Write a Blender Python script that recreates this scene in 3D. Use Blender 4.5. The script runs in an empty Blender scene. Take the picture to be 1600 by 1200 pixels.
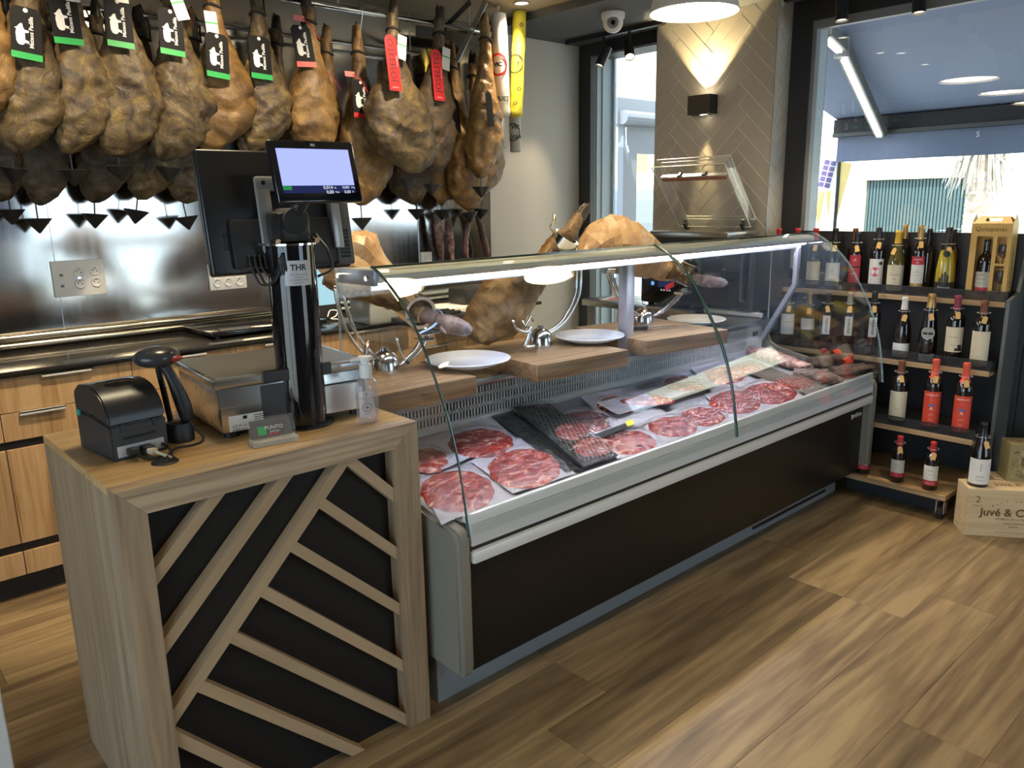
import bpy, bmesh, math, random
from mathutils import Vector, Matrix, noise
PI = math.pi
random.seed(7)
SC = bpy.context.scene
COL = SC.collection

# ------------------------------------------------------------------ camera
CAM_H = 1.55
F_PX, YAW, PITCH, ROLL = 1229.678, .734924526, .226285882, -.0180465836
FW = Vector((math.cos(PITCH)*math.sin(YAW), math.cos(PITCH)*math.cos(YAW), -math.sin(PITCH)))
_rt = Vector((math.cos(YAW), -math.sin(YAW), 0)); _up = _rt.cross(FW)
RT = _rt*math.cos(ROLL) + _up*math.sin(ROLL)
UP = _up*math.cos(ROLL) - _rt*math.sin(ROLL)
cam_d = bpy.data.cameras.new('camera'); cam = bpy.data.objects.new('camera', cam_d); COL.objects.link(cam)
cam_d.sensor_width = 36; cam_d.lens = F_PX/1600*36; cam_d.clip_start = .05; cam_d.clip_end = 200
cam.matrix_world = Matrix(((RT.x, UP.x, -FW.x, 0), (RT.y, UP.y, -FW.y, 0), (RT.z, UP.z, -FW.z, CAM_H), (0, 0, 0, 1)))
SC.camera = cam

# ------------------------------------------------------------------ sky, sun, exposure
wd = bpy.data.worlds.new('sky'); SC.world = wd; wd.use_nodes = True
bg = wd.node_tree.nodes['Background']; bg.inputs[0].default_value = (.66, .82, 1.0, 1); bg.inputs[1].default_value = 4.2
sun_d = bpy.data.lights.new('sun', 'SUN'); sun_d.energy = 9; sun_d.color = (1, .95, .86); sun_d.angle = .01
sun = bpy.data.objects.new('sun', sun_d); COL.objects.link(sun)
sun.rotation_euler = Vector((.55, .25, -.95)).to_track_quat('-Z', 'Y').to_euler()
SC.view_settings.view_transform = 'Standard'; SC.view_settings.look = 'None'
SC.view_settings.gamma = 1; SC.view_settings.use_curve_mapping = False
SC.view_settings.exposure = 0.36
SC.cycles.use_denoising = True
SC.cycles.max_bounces = 10; SC.cycles.transparent_max_bounces = 24; SC.cycles.sample_clamp_indirect = 6
SC.cycles.caustics_reflective = False; SC.cycles.caustics_refractive = False

# ------------------------------------------------------------------ helpers
def W(x, y, X=None, Y=None, Z=None):
    """the point of the room seen at (x, y) that lies on the plane X=, Y= or Z="""
    d = FW*F_PX + RT*(x-800) + UP*(600-y)
    t = X/d.x if X is not None else Y/d.y if Y is not None else (Z-CAM_H)/d.z
    return Vector((0, 0, CAM_H)) + d*t

def link(o, parent=None):
    COL.objects.link(o)
    if parent is not None: o.parent = parent
    return o
def tag(o, label=None, cat=None, group=None, kind=None):
    for k, v in (('label', label), ('category', cat), ('group', group), ('kind', kind)):
        if v: o[k] = v
    return o
def thing(name, label, cat, loc=(0, 0, 0), rotz=0, group=None):
    o = bpy.data.objects.new(name, None); o.empty_display_size = .05; o.location = loc; o.rotation_euler = (0, 0, rotz)
    COL.objects.link(o); return tag(o, label, cat, group)
def copy_tree(o, parent=None):
    c = o.copy(); COL.objects.link(c)
    if parent is not None: c.parent = parent
    for ch in list(o.children): copy_tree(ch, c)
    return c
def V(*a): return Vector(a)

class G:
    """collects shapes, then links them as ONE mesh object"""
    def __init__(s): s.bm = bmesh.new()
    def _fin(s, vs, M=None):
        if M is not None: bmesh.ops.transform(s.bm, matrix=M, verts=vs)
        return s
    def box(s, x0, x1, y0, y1, z0, z1, bev=0, M=None, seg=2):
        r = bmesh.ops.create_cube(s.bm, size=1)['verts']
        bmesh.ops.transform(s.bm, matrix=Matrix.Translation(((x0+x1)/2, (y0+y1)/2, (z0+z1)/2)) @ Matrix.Diagonal((abs(x1-x0), abs(y1-y0), abs(z1-z0), 1)), verts=r)
        if bev:
            es = list({e for v in r for e in v.link_edges})
            q = bmesh.ops.bevel(s.bm, geom=es, offset=bev, segments=seg, affect='EDGES', profile=.5)
            r = list({v for f in q['faces'] for v in f.verts} | {v for v in r if v.is_valid})
        return s._fin(r, M)
    def lathe(s, prof, n=20, M=None, arc=None, a0=0.0):
        full = arc is None; k = n if full else n+1; arc = 2*PI if full else arc
        rings = []; vs = []
        for r, z in prof:
            if r < 1e-6 and full: v = s.bm.verts.new((0, 0, z)); rings.append([v]); vs.append(v)
            else:
                ring = [s.bm.verts.new((r*math.cos(a0+arc*i/n), r*math.sin(a0+arc*i/n), z)) for i in range(k)]
                rings.append(ring); vs += ring
        for a, b in zip(rings, rings[1:]):
            m = n if full else n
            for i in range(m):
                j = (i+1) % k
                if len(a) == 1 and len(b) == 1: continue
                if len(a) == 1: f = (a[0], b[j], b[i])
                elif len(b) == 1: f = (a[i], a[j], b[0])
                else: f = (a[i], a[j], b[j], b[i])
                try: s.bm.faces.new(f)
                except ValueError: pass
        return s._fin(vs, M)
    def cyl(s, p, q, r, r2=None, n=12, cap=True):
        p = Vector(p); q = Vector(q); d = q-p; L = d.length; r2 = r if r2 is None else r2
        M = Matrix.Translation(p) @ d.to_track_quat('Z', 'Y').to_matrix().to_4x4()
        prof = [(r, 0), (r2, L)]
        if cap: prof = [(0, 0)] + prof + [(0, L)]
        return s.lathe(prof, n, M)
    def tube(s, pts, r, n=8, cap=True, closed=False):
        pts = [Vector(p) for p in pts]; N = len(pts); rs = r if isinstance(r, (list, tuple)) else [r]*N
        rings = []; prev = None
        for i, p in enumerate(pts):
            a = pts[(i-1) % N] if (i or closed) else p; b = pts[(i+1) % N] if (i < N-1 or closed) else p
            t = (b-a).normalized()
            if prev is None:
                u = t.orthogonal().normalized()
            else:
                u = prev - t*prev.dot(t); u = u.normalized() if u.length > 1e-6 else t.orthogonal().normalized()
            prev = u; w = t.cross(u)
            rings.append([s.bm.verts.new(p + (u*math.cos(2*PI*k/n) + w*math.sin(2*PI*k/n))*rs[i]) for k in range(n)])
        pr = list(zip(rings, rings[1:])) + ([(rings[-1], rings[0])] if closed else [])
        for a, b in pr:
            for k in range(n): s.bm.faces.new((a[k], a[(k+1) % n], b[(k+1) % n], b[k]))
        if cap and not closed:
            s.bm.faces.new(rings[0][::-1]); s.bm.faces.new(rings[-1])
        return s
    def prism(s, poly, h0, h1, M=None):
        """poly (x, y) extruded from z=h0 to h1"""
        a = [s.bm.verts.new((x, y, h0)) for x, y in poly]; b = [s.bm.verts.new((x, y, h1)) for x, y in poly]
        s.bm.faces.new(a[::-1]); s.bm.faces.new(b); n = len(a)
        for i in range(n): s.bm.faces.new((a[i], a[(i+1) % n], b[(i+1) % n], b[i]))
        return s._fin(a+b, M)
    def quad(s, *ps):
        s.bm.faces.new([s.bm.verts.new(p) for p in ps]); return s
    def grid(s, fn, nu, nv):
        vv = [[s.bm.verts.new(fn(i/nu, j/nv)) for j in range(nv+1)] for i in range(nu+1)]
        for i in range(nu):
            for j in range(nv): s.bm.faces.new((vv[i][j], vv[i+1][j], vv[i+1][j+1], vv[i][j+1]))
        return s
    def ball(s, c, rx, ry=None, rz=None, n=12, M=None):
        r = bmesh.ops.create_uvsphere(s.bm, u_segments=n, v_segments=max(6, n*2//3), radius=1)['verts']
        bmesh.ops.transform(s.bm, matrix=Matrix.Translation(c) @ Matrix.Diagonal((rx, ry or rx, rz or rx, 1)), verts=r)
        return s._fin(r, M)
    def mesh(s, name, mat, smooth=False, recalc=True):
        if recalc: bmesh.ops.recalc_face_normals(s.bm, faces=s.bm.faces[:])
        me = bpy.data.meshes.new(name); s.bm.to_mesh(me); s.bm.free()
        if mat: me.materials.append(mat)
        if smooth:
            me.polygons.foreach_set('use_smooth', [True]*len(me.polygons))
            if smooth is not True: me.set_sharp_from_angle(angle=smooth)
        me.update(); return me
    def build(s, name, mat, parent=None, smooth=False, loc=None, recalc=True):
        o = bpy.data.objects.new(name, s.mesh(name, mat, smooth, recalc))
        if loc is not None: o.location = loc
        return link(o, parent)
SM = math.radians(35)
def struct(g, name, mat, parent=None, smooth=False):
    o = g.build(name, mat, parent, smooth)
    if parent is None: o['kind'] = 'structure'
    return o
def frame(o, x, y, z=None):
    """matrix with origin o and the given local axes in world space"""
    x = Vector(x).normalized(); y = Vector(y).normalized(); z = Vector(z).normalized() if z else x.cross(y)
    return Matrix(((x.x, y.x, z.x, o[0]), (x.y, y.y, z.y, o[1]), (x.z, y.z, z.z, o[2]), (0, 0, 0, 1)))
def clip(poly, x0, x1, y0, y1):
    def cut(ps, f, inter):
        out = []
        for i, p in enumerate(ps):
            q = ps[i-1]
            if f(p):
                if not f(q): out.append(inter(q, p))
                out.append(p)
            elif f(q): out.append(inter(q, p))
        return out
    def ix(c): return lambda a, b: (c, a[1]+(b[1]-a[1])*(c-a[0])/(b[0]-a[0]))
    def iy(c): return lambda a, b: (a[0]+(b[0]-a[0])*(c-a[1])/(b[1]-a[1]), c)
    for f, i in ((lambda p: p[0] >= x0-1e-9, ix(x0)), (lambda p: p[0] <= x1+1e-9, ix(x1)), (lambda p: p[1] >= y0-1e-9, iy(y0)), (lambda p: p[1] <= y1+1e-9, iy(y1))):
        poly = cut(poly, f, i)
        if len(poly) < 3: return []
    return poly
_txt = {}
def text_geo(s, size=.05, bold=0.0):
    """lettering as flat (verts, faces), centred on its middle"""
    k = (s, size, bold)
    if k not in _txt:
        c = bpy.data.curves.new('t', 'FONT'); c.body = s; c.size = size; c.align_x = 'CENTER'; c.align_y = 'CENTER'; c.resolution_u = 2; c.offset = bold
        o = bpy.data.objects.new('t', c); COL.objects.link(o)
        me = bpy.data.meshes.new_from_object(o.evaluated_get(bpy.context.evaluated_depsgraph_get()))
        _txt[k] = ([v.co.copy() for v in me.vertices], [tuple(p.vertices) for p in me.polygons])
        bpy.data.objects.remove(o); bpy.data.curves.remove(c); bpy.data.meshes.remove(me)
    return _txt[k]
def put_text(g, s, size, fn, bold=0.0):
    """fn maps the lettering's flat (x, y) to a 3-D point"""
    vs, fs = text_geo(s, size, bold); b = [g.bm.verts.new(fn(v.x, v.y)) for v in vs]
    for f in fs:
        try: g.bm.faces.new([b[i] for i in f])
        except ValueError: pass
    return g
def on(M): return lambda x, y: M @ Vector((x, y, 0))
def lerp_tab(tab, t):
    for (a, va), (b, vb) in zip(tab, tab[1:]):
        if t <= b:
            k = (t-a)/(b-a); k = k*k*(3-2*k)*.5 + k*.5
            return va+(vb-va)*k
    return tab[-1][1]
def spline(pts, n=8):
    """Catmull-Rom through the points"""
    P = [Vector(p) for p in pts]; P = [2*P[0]-P[1]] + P + [2*P[-1]-P[-2]]; out = []
    for i in range(1, len(P)-2):
        for k in range(n):
            t = k/n; a, b, c, d = P[i-1:i+3]
            out.append(.5*((2*b) + (c-a)*t + (2*a-5*b+4*c-d)*t*t + (3*b-a-3*c+d)*t**3))
    return out + [P[-2]]

# ------------------------------------------------------------------ materials
def nt(name):
    m = bpy.data.materials.new(name); m.use_nodes = True; t = m.node_tree; return m, t, t.nodes['Principled BSDF']
def pm(name, col, rough=.5, metal=0, spec=.5, coat=0, emit=None, estr=0, bump=0, bscale=60, var=0):
    m, t, b = nt(name); b.inputs['Base Color'].default_value = (*col, 1); b.inputs['Roughness'].default_value = rough
    b.inputs['Metallic'].default_value = metal; b.inputs['Specular IOR Level'].default_value = spec; b.inputs['Coat Weight'].default_value = coat
    if emit: b.inputs['Emission Color'].default_value = (*emit, 1); b.inputs['Emission Strength'].default_value = estr
    if bump or var:
        tc = t.nodes.new('ShaderNodeTexCoord'); n = t.nodes.new('ShaderNodeTexNoise'); n.inputs['Scale'].default_value = bscale; n.inputs['Detail'].default_value = 4
        t.links.new(tc.outputs['Object'], n.inputs['Vector'])
        if bump:
            bp = t.nodes.new('ShaderNodeBump'); bp.inputs['Strength'].default_value = bump; bp.inputs['Distance'].default_value = .01
            t.links.new(n.outputs['Fac'], bp.inputs['Height']); t.links.new(bp.outputs[0], b.inputs['Normal'])
        if var:
            h = t.nodes.new('ShaderNodeHueSaturation'); h.inputs['Color'].default_value = (*col, 1)
            mr = t.nodes.new('ShaderNodeMapRange'); mr.inputs['To Min'].default_value = 1-var; mr.inputs['To Max'].default_value = 1+var
            t.links.new(n.outputs['Fac'], mr.inputs['Value']); t.links.new(mr.outputs[0], h.inputs['Value']); t.links.new(h.outputs[0], b.inputs['Base Color'])
    return m
def em(name, col, s):
    m, t, b = nt(name); t.nodes.remove(b); e = t.nodes.new('ShaderNodeEmission'); e.inputs[0].default_value = (*col, 1); e.inputs[1].default_value = s
    t.links.new(e.outputs[0], t.nodes['Material Output'].inputs[0]); return m
def ramp(t, stops):
    r = t.nodes.new('ShaderNodeValToRGB'); e = r.color_ramp.elements
    while len(e) < len(stops): e.new(.5)
    for k, (p, c) in enumerate(stops): e[k].position = p; e[k].color = (*c, 1)
    return r
def objvec(t, scale=(1, 1, 1), rand=0.0):
    tc = t.nodes.new('ShaderNodeTexCoord'); mp = t.nodes.new('ShaderNodeMapping'); mp.inputs['Scale'].default_value = scale
    if rand:
        oi = t.nodes.new('ShaderNodeObjectInfo'); ad = t.nodes.new('ShaderNodeVectorMath'); ad.operation = 'MULTIPLY_ADD'
        cx = t.nodes.new('ShaderNodeCombineXYZ')
        for i in range(3): t.links.new(oi.outputs['Random'], cx.inputs[i])
        ad.inputs[1].default_value = (rand, rand*1.7, rand*.6); t.links.new(cx.outputs[0], ad.inputs[0]); t.links.new(tc.outputs['Object'], ad.inputs[2]); t.links.new(ad.outputs[0], mp.inputs['Vector'])
    else: t.links.new(tc.outputs['Object'], mp.inputs['Vector'])
    return mp.outputs[0]
def noise_n(t, vec, scale, detail=5, rough=.6, dist=0):
    n = t.nodes.new('ShaderNodeTexNoise'); n.inputs['Scale'].default_value = scale; n.inputs['Detail'].default_value = detail; n.inputs['Roughness'].default_value = rough; n.inputs['Distortion'].default_value = dist
    t.links.new(vec, n.inputs['Vector']); return n.outputs['Fac']
def wood(name, c, axis=0, rough=.45, rand=11.0, grain=1.0, varv=.12):
    """three tones dark-mid-light; grain runs along the axis"""
    m, t, b = nt(name); s = [16.0*grain]*3; s[axis] = 1.1*grain
    v = objvec(t, s, rand); n1 = noise_n(t, v, 1.0, 6, .62, 1.2)
    s2 = [90.0*grain]*3; s2[axis] = 3.0; v2 = objvec(t, s2, rand); n2 = noise_n(t, v2, 1.0, 3, .5)
    mx = t.nodes.new('ShaderNodeMath'); mx.operation = 'MULTIPLY_ADD'; mx.inputs[1].default_value = .35; t.links.new(n2, mx.inputs[0])
    mm = t.nodes.new('ShaderNodeMath'); mm.operation = 'MULTIPLY'; mm.inputs[1].default_value = .75; t.links.new(n1, mm.inputs[0]); t.links.new(mm.outputs[0], mx.inputs[2])
    r = ramp(t, ((.38, c[0]), (.52, c[1]), (.64, c[2]))); t.links.new(mx.outputs[0], r.inputs[0])
    oi = t.nodes.new('ShaderNodeObjectInfo'); mr = t.nodes.new('ShaderNodeMapRange'); mr.inputs['To Min'].default_value = 1-varv; mr.inputs['To Max'].default_value = 1+varv; t.links.new(oi.outputs['Random'], mr.inputs['Value'])
    h = t.nodes.new('ShaderNodeHueSaturation'); t.links.new(mr.outputs[0], h.inputs['Value']); t.links.new(r.outputs[0], h.inputs['Color']); t.links.new(h.outputs[0], b.inputs['Base Color'])
    bp = t.nodes.new('ShaderNodeBump'); bp.inputs['Strength'].default_value = .12; bp.inputs['Distance'].default_value = .003; t.links.new(mx.outputs[0], bp.inputs['Height']); t.links.new(bp.outputs[0], b.inputs['Normal'])
    b.inputs['Roughness'].default_value = rough; return m
def glassy(name, tint=(1, 1, 1), gloss=1.0, rough=0.0, milky=0.0, bump=0, bscale=40, mcol=(.9, .92, 1)):
    """thin sheet: clear, with a Fresnel reflection, optionally a little milky"""
    m, t, b = nt(name); t.nodes.remove(b)
    tr = t.nodes.new('ShaderNodeBsdfTransparent'); tr.inputs[0].default_value = (*tint, 1)
    gl = t.nodes.new('ShaderNodeBsdfGlossy'); gl.inputs['Roughness'].default_value = rough; gl.inputs[0].default_value = (gloss, gloss, gloss, 1)
    fr = t.nodes.new('ShaderNodeFresnel'); ge = t.nodes.new('ShaderNodeNewGeometry'); mr = t.nodes.new('ShaderNodeMapRange'); mr.inputs['To Min'].default_value = 1.5; mr.inputs['To Max'].default_value = 1/1.5
    t.links.new(ge.outputs['Backfacing'], mr.inputs['Value']); t.links.new(mr.outputs[0], fr.inputs[0])   # same reflection from either side of the thin sheet
    mx = t.nodes.new('ShaderNodeMixShader'); t.links.new(fr.outputs[0], mx.inputs[0]); t.links.new(gl.outputs[0], mx.inputs[2])
    base = tr.outputs[0]
    if milky:
        df = t.nodes.new('ShaderNodeBsdfDiffuse'); df.inputs[0].default_value = (*mcol, 1); m2 = t.nodes.new('ShaderNodeMixShader'); m2.inputs[0].default_value = milky
        t.links.new(tr.outputs[0], m2.inputs[1]); t.links.new(df.outputs[0], m2.inputs[2]); base = m2.outputs[0]
    t.links.new(base, mx.inputs[1])
    if bump:
        n = noise_n(t, objvec(t), bscale, 5, .6, .6); bp = t.nodes.new('ShaderNodeBump'); bp.inputs['Strength'].default_value = bump; bp.inputs['Distance'].default_value = .01
        t.links.new(n, bp.inputs['Height']); t.links.new(bp.outputs[0], gl.inputs['Normal'])
    t.links.new(mx.outputs[0], t.nodes['Material Output'].inputs[0]); return m
def perforated(name, col, period=.006, hole=.33):
    m, t, b = nt(name); b.inputs['Base Color'].default_value = (*col, 1); b.inputs['Roughness'].default_value = .5
    k = 1/period; v = objvec(t, (k, k, k)); vo = t.nodes.new('ShaderNodeTexVoronoi'); vo.inputs['Randomness'].default_value = 0; vo.inputs['Scale'].default_value = 1
    vo.voronoi_dimensions = '2D'
    sx = t.nodes.new('ShaderNodeSeparateXYZ'); cx = t.nodes.new('ShaderNodeCombineXYZ'); t.links.new(v, sx.inputs[0])
    t.links.new(sx.outputs[1], cx.inputs[0]); t.links.new(sx.outputs[2], cx.inputs[1]); t.links.new(cx.outputs[0], vo.inputs['Vector'])
    gt = t.nodes.new('ShaderNodeMath'); gt.operation = 'GREATER_THAN'; gt.inputs[1].default_value = hole; t.links.new(vo.outputs['Distance'], gt.inputs[0]); t.links.new(gt.outputs[0], b.inputs['Alpha']); return m
def blotch(name, stops, scale=8, rough=.5, bump=.3, bscale=None, rand=5.0, dist=.8, coat=0, spec=.5, stretch=(1, 1, 1)):
    """mottled surface: noise through a colour ramp, with relief"""
    m, t, b = nt(name); v = objvec(t, stretch, rand); n = noise_n(t, v, scale, 7, .65, dist); r = ramp(t, stops); t.links.new(n, r.inputs[0]); t.links.new(r.outputs[0], b.inputs['Base Color'])
    n2 = noise_n(t, v, bscale or scale*3, 6, .65, .5); bp = t.nodes.new('ShaderNodeBump'); bp.inputs['Strength'].default_value = bump; bp.inputs['Distance'].default_value = .012
    t.links.new(n2, bp.inputs['Height']); t.links.new(bp.outputs[0], b.inputs['Normal']); b.inputs['Roughness'].default_value = rough; b.inputs['Coat Weight'].default_value = coat; b.inputs['Specular IOR Level'].default_value = spec; return m
def brushed(name, col, rough=.25, axis=2, st=.06):
    m, t, b = nt(name); s = [40.0]*3; s[axis] = .6; n = noise_n(t, objvec(t, s), 1.0, 4, .6); b.inputs['Metallic'].default_value = 1; b.inputs['Base Color'].default_value = (*col, 1)
    mr = t.nodes.new('ShaderNodeMapRange'); mr.inputs['To Min'].default_value = rough-st; mr.inputs['To Max'].default_value = rough+st; t.links.new(n, mr.inputs['Value']); t.links.new(mr.outputs[0], b.inputs['Roughness'])
    n2 = noise_n(t, objvec(t, (1.1, 1.1, .5)), 1.6, 2, .5); bp = t.nodes.new('ShaderNodeBump'); bp.inputs['Strength'].default_value = .06; bp.inputs['Distance'].default_value = .05; t.links.new(n2, bp.inputs['Height']); t.links.new(bp.outputs[0], b.inputs['Normal'])
    return m

black = pm('black_satin', (.012, .012, .013), .38); black_gloss = pm('black_gloss', (.008, .008, .01), .08, coat=.3); black_matte = pm('black_matte', (.016, .016, .017), .75)
handle_mat = pm('handle_alu', (.62, .62, .6), .4, .2); dark_grey = pm('dark_grey', (.05, .052, .056), .5); mid_grey = pm('mid_grey', (.2, .205, .21), .5); light_grey = pm('light_grey', (.5, .5, .5), .45)
white = pm('white_plastic', (.8, .8, .78), .35); white_gloss = pm('white_glaze', (.86, .87, .88), .12, coat=.5); paper = pm('paper', (.78, .76, .7), .7); cream = pm('cream_paper', (.74, .68, .5), .7)
steel = brushed('brushed_steel', (.62, .61, .58), .3, 0); steel_wall = brushed('steel_cladding', (.56, .53, .48), .13, 2, .04); chrome = pm('chrome', (.78, .78, .78), .09, 1); alu = pm('aluminium', (.7, .71, .72), .32, 1); steel_box = brushed('scale_steel', (.6, .6, .59), .26, 0)
red = pm('red', (.62, .025, .03), .45); green = pm('green', (.03, .42, .1), .5); orange_tag = pm('kraft_tag', (.72, .45, .16), .7); ink = pm('ink', (.02, .02, .02), .6); ink_brown = pm('brown_ink', (.13, .07, .025), .7); ink_white = pm('white_ink', (.85, .85, .85), .6); ink_grey = pm('grey_ink', (.3, .3, .3), .6); ink_red = pm('red_ink', (.55, .04, .05), .5); ink_pink = pm('pink_ink', (.7, .08, .1), .6)
fab_white = pm('case_enamel', (.62, .64, .63), .35); cheek_mat = pm('case_cheek_plastic', (.2, .19, .16), .5); grille_mat = pm('grille_enamel', (.72, .7, .67), .42)
clear_glass = glassy('clear_glass', (.97, .985, .98)); window_glass = glassy('window_glass', (.96, .98, .98)); glass_edge = pm('glass_edge', (.02, .07, .055), .08, coat=.5); acrylic = glassy('acrylic', (.95, .955, .95), milky=.05); acrylic_edge = glassy('acrylic_edge', (.8, .8, .78), milky=.45, mcol=(.8, .78, .7))
bag = glassy('vacuum_bag', (.97, .97, .98), gloss=.6, rough=.05, milky=.02, bump=1.0, bscale=26); bag_back = pm('bag_backing', (.62, .62, .71), .25, bump=.3, bscale=18)
desk_wood_v = wood('desk_wood_upright', ((.2, .14, .085), (.31, .228, .145), (.4, .3, .195)), 2, .45, grain=.7); desk_wood_h = wood('desk_wood_level', ((.15, .1, .06), (.31, .225, .14), (.44, .335, .22)), 0, .42)
desk_top_wood = wood('desk_top_wood', ((.3, .17, .065), (.52, .33, .14), (.64, .44, .21)), 0, .35); slat_wood = wood('slat_wood', ((.33, .24, .14), (.37, .27, .165), (.41, .305, .19)), 0, .5, grain=.5, varv=.05)
cab_wood = wood('cabinet_wood', ((.24, .135, .055), (.4, .245, .115), (.47, .31, .16)), 2, .42); board_wood = wood('board_wood', ((.14, .075, .033), (.26, .155, .07), (.36, .23, .115)), 0, .5); shelf_wood = wood('shelf_wood', ((.3, .19, .09), (.42, .28, .14), (.48, .33, .18)), 1, .5); crate_wood = wood('crate_wood', ((.5, .36, .19), (.6, .45, .26), (.66, .51, .31)), 0, .6)
plank_wood = wood('plank_wood', ((.1, .068, .036), (.215, .15, .08), (.35, .255, .135)), 0, .4, rand=37.0, grain=.36, varv=.2)
granite = pm('black_granite', (.018, .017, .016), .16, coat=.3); kick = pm('kick_black', (.015, .015, .017), .5)
wall_paint = pm('wall_paint', (.6, .57, .5), .8, bump=.05, bscale=150); ceil_dark = pm('ceiling_dark', (.075, .078, .08), .7); ceil_warm = pm('ceiling_paint', (.42, .36, .24), .6); frame_black = pm('frame_black', (.018, .019, .02), .45)
tile_mat = pm('tile_glaze', (.46, .41, .335), .33, var=.06, bscale=3); grout = pm('grout', (.82, .78, .7), .85)
screen_blue = em('screen_blue', (.33, .38, 1.0), 1.15); screen_dark = em('screen_dark', (.015, .02, .07), 1.0); screen_text = em('screen_text', (.8, .82, .95), 1.0); screen_green = em('screen_green', (.03, .25, .08), .8)
led_cool = em('led_cool', (.76, .8, 1.0), 40); led_out = em('led_outdoor', (1, .95, .85), 14); lamp_disc = em('lamp_diffuser', (1, .83, .55), 27); spot_disc = em('spot_lens', (1, .85, .6), 12)
ham_grey = blotch('ham_skin_grey', ((.28, (.022, .016, .012)), (.4, (.062, .043, .027)), (.49, (.12, .083, .04)), (.58, (.165, .115, .045)), (.68, (.31, .215, .075)), (.78, (.5, .38, .19))), 8.5, .42, 1.0, 15, dist=1.9)
ham_gold = blotch('ham_skin_golden', ((.26, (.045, .024, .01)), (.4, (.13, .072, .024)), (.54, (.23, .13, .04)), (.68, (.36, .22, .065)), (.82, (.48, .34, .15))), 7, .4, .9, 17, dist=1.4)
ham_dark = blotch('ham_skin_dark', ((.28, (.02, .014, .01)), (.45, (.07, .046, .026)), (.6, (.14, .093, .046)), (.78, (.29, .2, .085))), 8, .48, 1.0, 17, dist=1.6)
ham_fat = blotch('ham_fat', ((.3, (.38, .17, .06)), (.42, (.56, .32, .14)), (.56, (.66, .43, .22)), (.72, (.78, .6, .38))), 9, .4, .6, 16, coat=.15, dist=1.6)
ham_lean = blotch('ham_rind', ((.28, (.04, .02, .01)), (.42, (.13, .066, .02)), (.55, (.22, .122, .036)), (.68, (.34, .2, .065)), (.82, (.48, .32, .14))), 9, .4, .9, 17, dist=1.6)
hoof_dark = blotch('hoof_dark', ((.3, (.012, .01, .009)), (.6, (.06, .045, .03)), (.8, (.16, .12, .08))), 12, .4, .3, 30); hoof_pink = blotch('trotter_skin', ((.3, (.06, .038, .03)), (.5, (.18, .115, .09)), (.7, (.34, .24, .18))), 10, .5, .5, 30); hoof_tan = blotch('hoof_tan', ((.3, (.09, .05, .02)), (.5, (.26, .15, .06)), (.75, (.42, .28, .13))), 10, .45, .4, 30)
meat = blotch('sliced_meat', ((.3, (.1, .006, .006)), (.43, (.27, .014, .012)), (.54, (.42, .03, .022)), (.585, (.6, .19, .13)), (.68, (.8, .55, .43))), 8.5, .2, .5, 22, rand=9, dist=3.0, coat=.05, stretch=(1, 1.6, 1)); meat_dark = blotch('dark_meat', ((.3, (.09, .01, .012)), (.5, (.26, .03, .03)), (.66, (.42, .1, .08)), (.78, (.6, .34, .28))), 14, .25, .35, 30, rand=9, dist=2.0, coat=.4, stretch=(1, 2, 1))
meat_edge = blotch('meat_edge', ((.35, (.5, .05, .04)), (.5, (.66, .18, .1)), (.7, (.8, .55, .4))), 22, .25, .3, 30, coat=.3)
pancetta = blotch('pancetta', ((.36, (.3, .07, .06)), (.5, (.6, .34, .28)), (.64, (.78, .62, .54))), 6, .3, .4, 18, dist=1.0, stretch=(1, 3, 3)); sausage_mat = blotch('cured_sausage', ((.35, (.035, .015, .012)), (.52, (.13, .06, .045)), (.68, (.34, .24, .2)), (.8, (.5, .42, .36))), 16, .5, .6, 40)

# ================================================================== the setting
XL, XE, YF, YB, ZC = -1.6, 4.5, -3.0, 4.12, 2.66
floor = struct(G().box(XL, XE, YF, YB, -.06, -.006), 'floor', pm('subfloor', (.03, .022, .015), .8))
_pl = {}
def plank(x0, x1, y0, y1):
    k = round(x1-x0, 3), round(y1-y0, 3)
    if k not in _pl:
        a, b = k[0]/2-.0003, k[1]/2-.0003
        g = G(); c = .0007
        for (xx, yy, zz) in ((a, b, -.006), (a, b, -c), (a-c, b-c, 0)):
            pass
        v = [[g.bm.verts.new((sx*xx, sy*yy, zz)) for sx, sy in ((-1, -1), (1, -1), (1, 1), (-1, 1))] for xx, yy, zz in ((a, b, -.006), (a, b, -c), (a-c, b-c, 0))]
        for lo, hi in zip(v, v[1:]):
            for i in range(4): g.bm.faces.new((lo[i], lo[(i+1) % 4], hi[(i+1) % 4], hi[i]))
        g.bm.faces.new(v[2]); _pl[k] = g.mesh('plank', plank_wood)
    o = bpy.data.objects.new('plank', _pl[k]); o.location = ((x0+x1)/2, (y0+y1)/2, 0); link(o, floor)
PW, PL = .236, 1.42
rng = random.Random(3); y = YF; row = 0
while y < YB-.01:
    y1 = min(y+PW, YB); x = XL-rng.choice((.12, .4, .66, .93, 1.2))
    while x < XE:
        a, b = max(x, XL), min(x+PL, XE)
        if b-a > .02: plank(a, b, y, y1)
        x += PL
    y = y1; row += 1

struct(G().box(XL, 3.53, YF, YB, ZC, ZC+.04), 'ceiling', ceil_warm)
struct(G().box(3.53, XE, YF, YB, 2.63, 2.72).box(3.515, 3.53, YF, YB, 2.615, 2.70), 'ceiling_soffit', ceil_dark)
wb = struct(G().box(XL-.1, XE+.1, YB, YB+.12, 0, 2.75), 'wall_back', wall_paint)
struct(G().box(XL, 3.55, YB-.006, YB, .95, ZC), 'steel_cladding', steel_wall, wb)
struct(G().box(3.547, 3.553, YB-.012, YB, .95, ZC).box(2.945, 2.952, YB-.009, YB-.006, .95, ZC).box(.9, .903, YB-.007, YB-.006, .95, ZC), 'cladding_joint', alu, wb)
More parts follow.
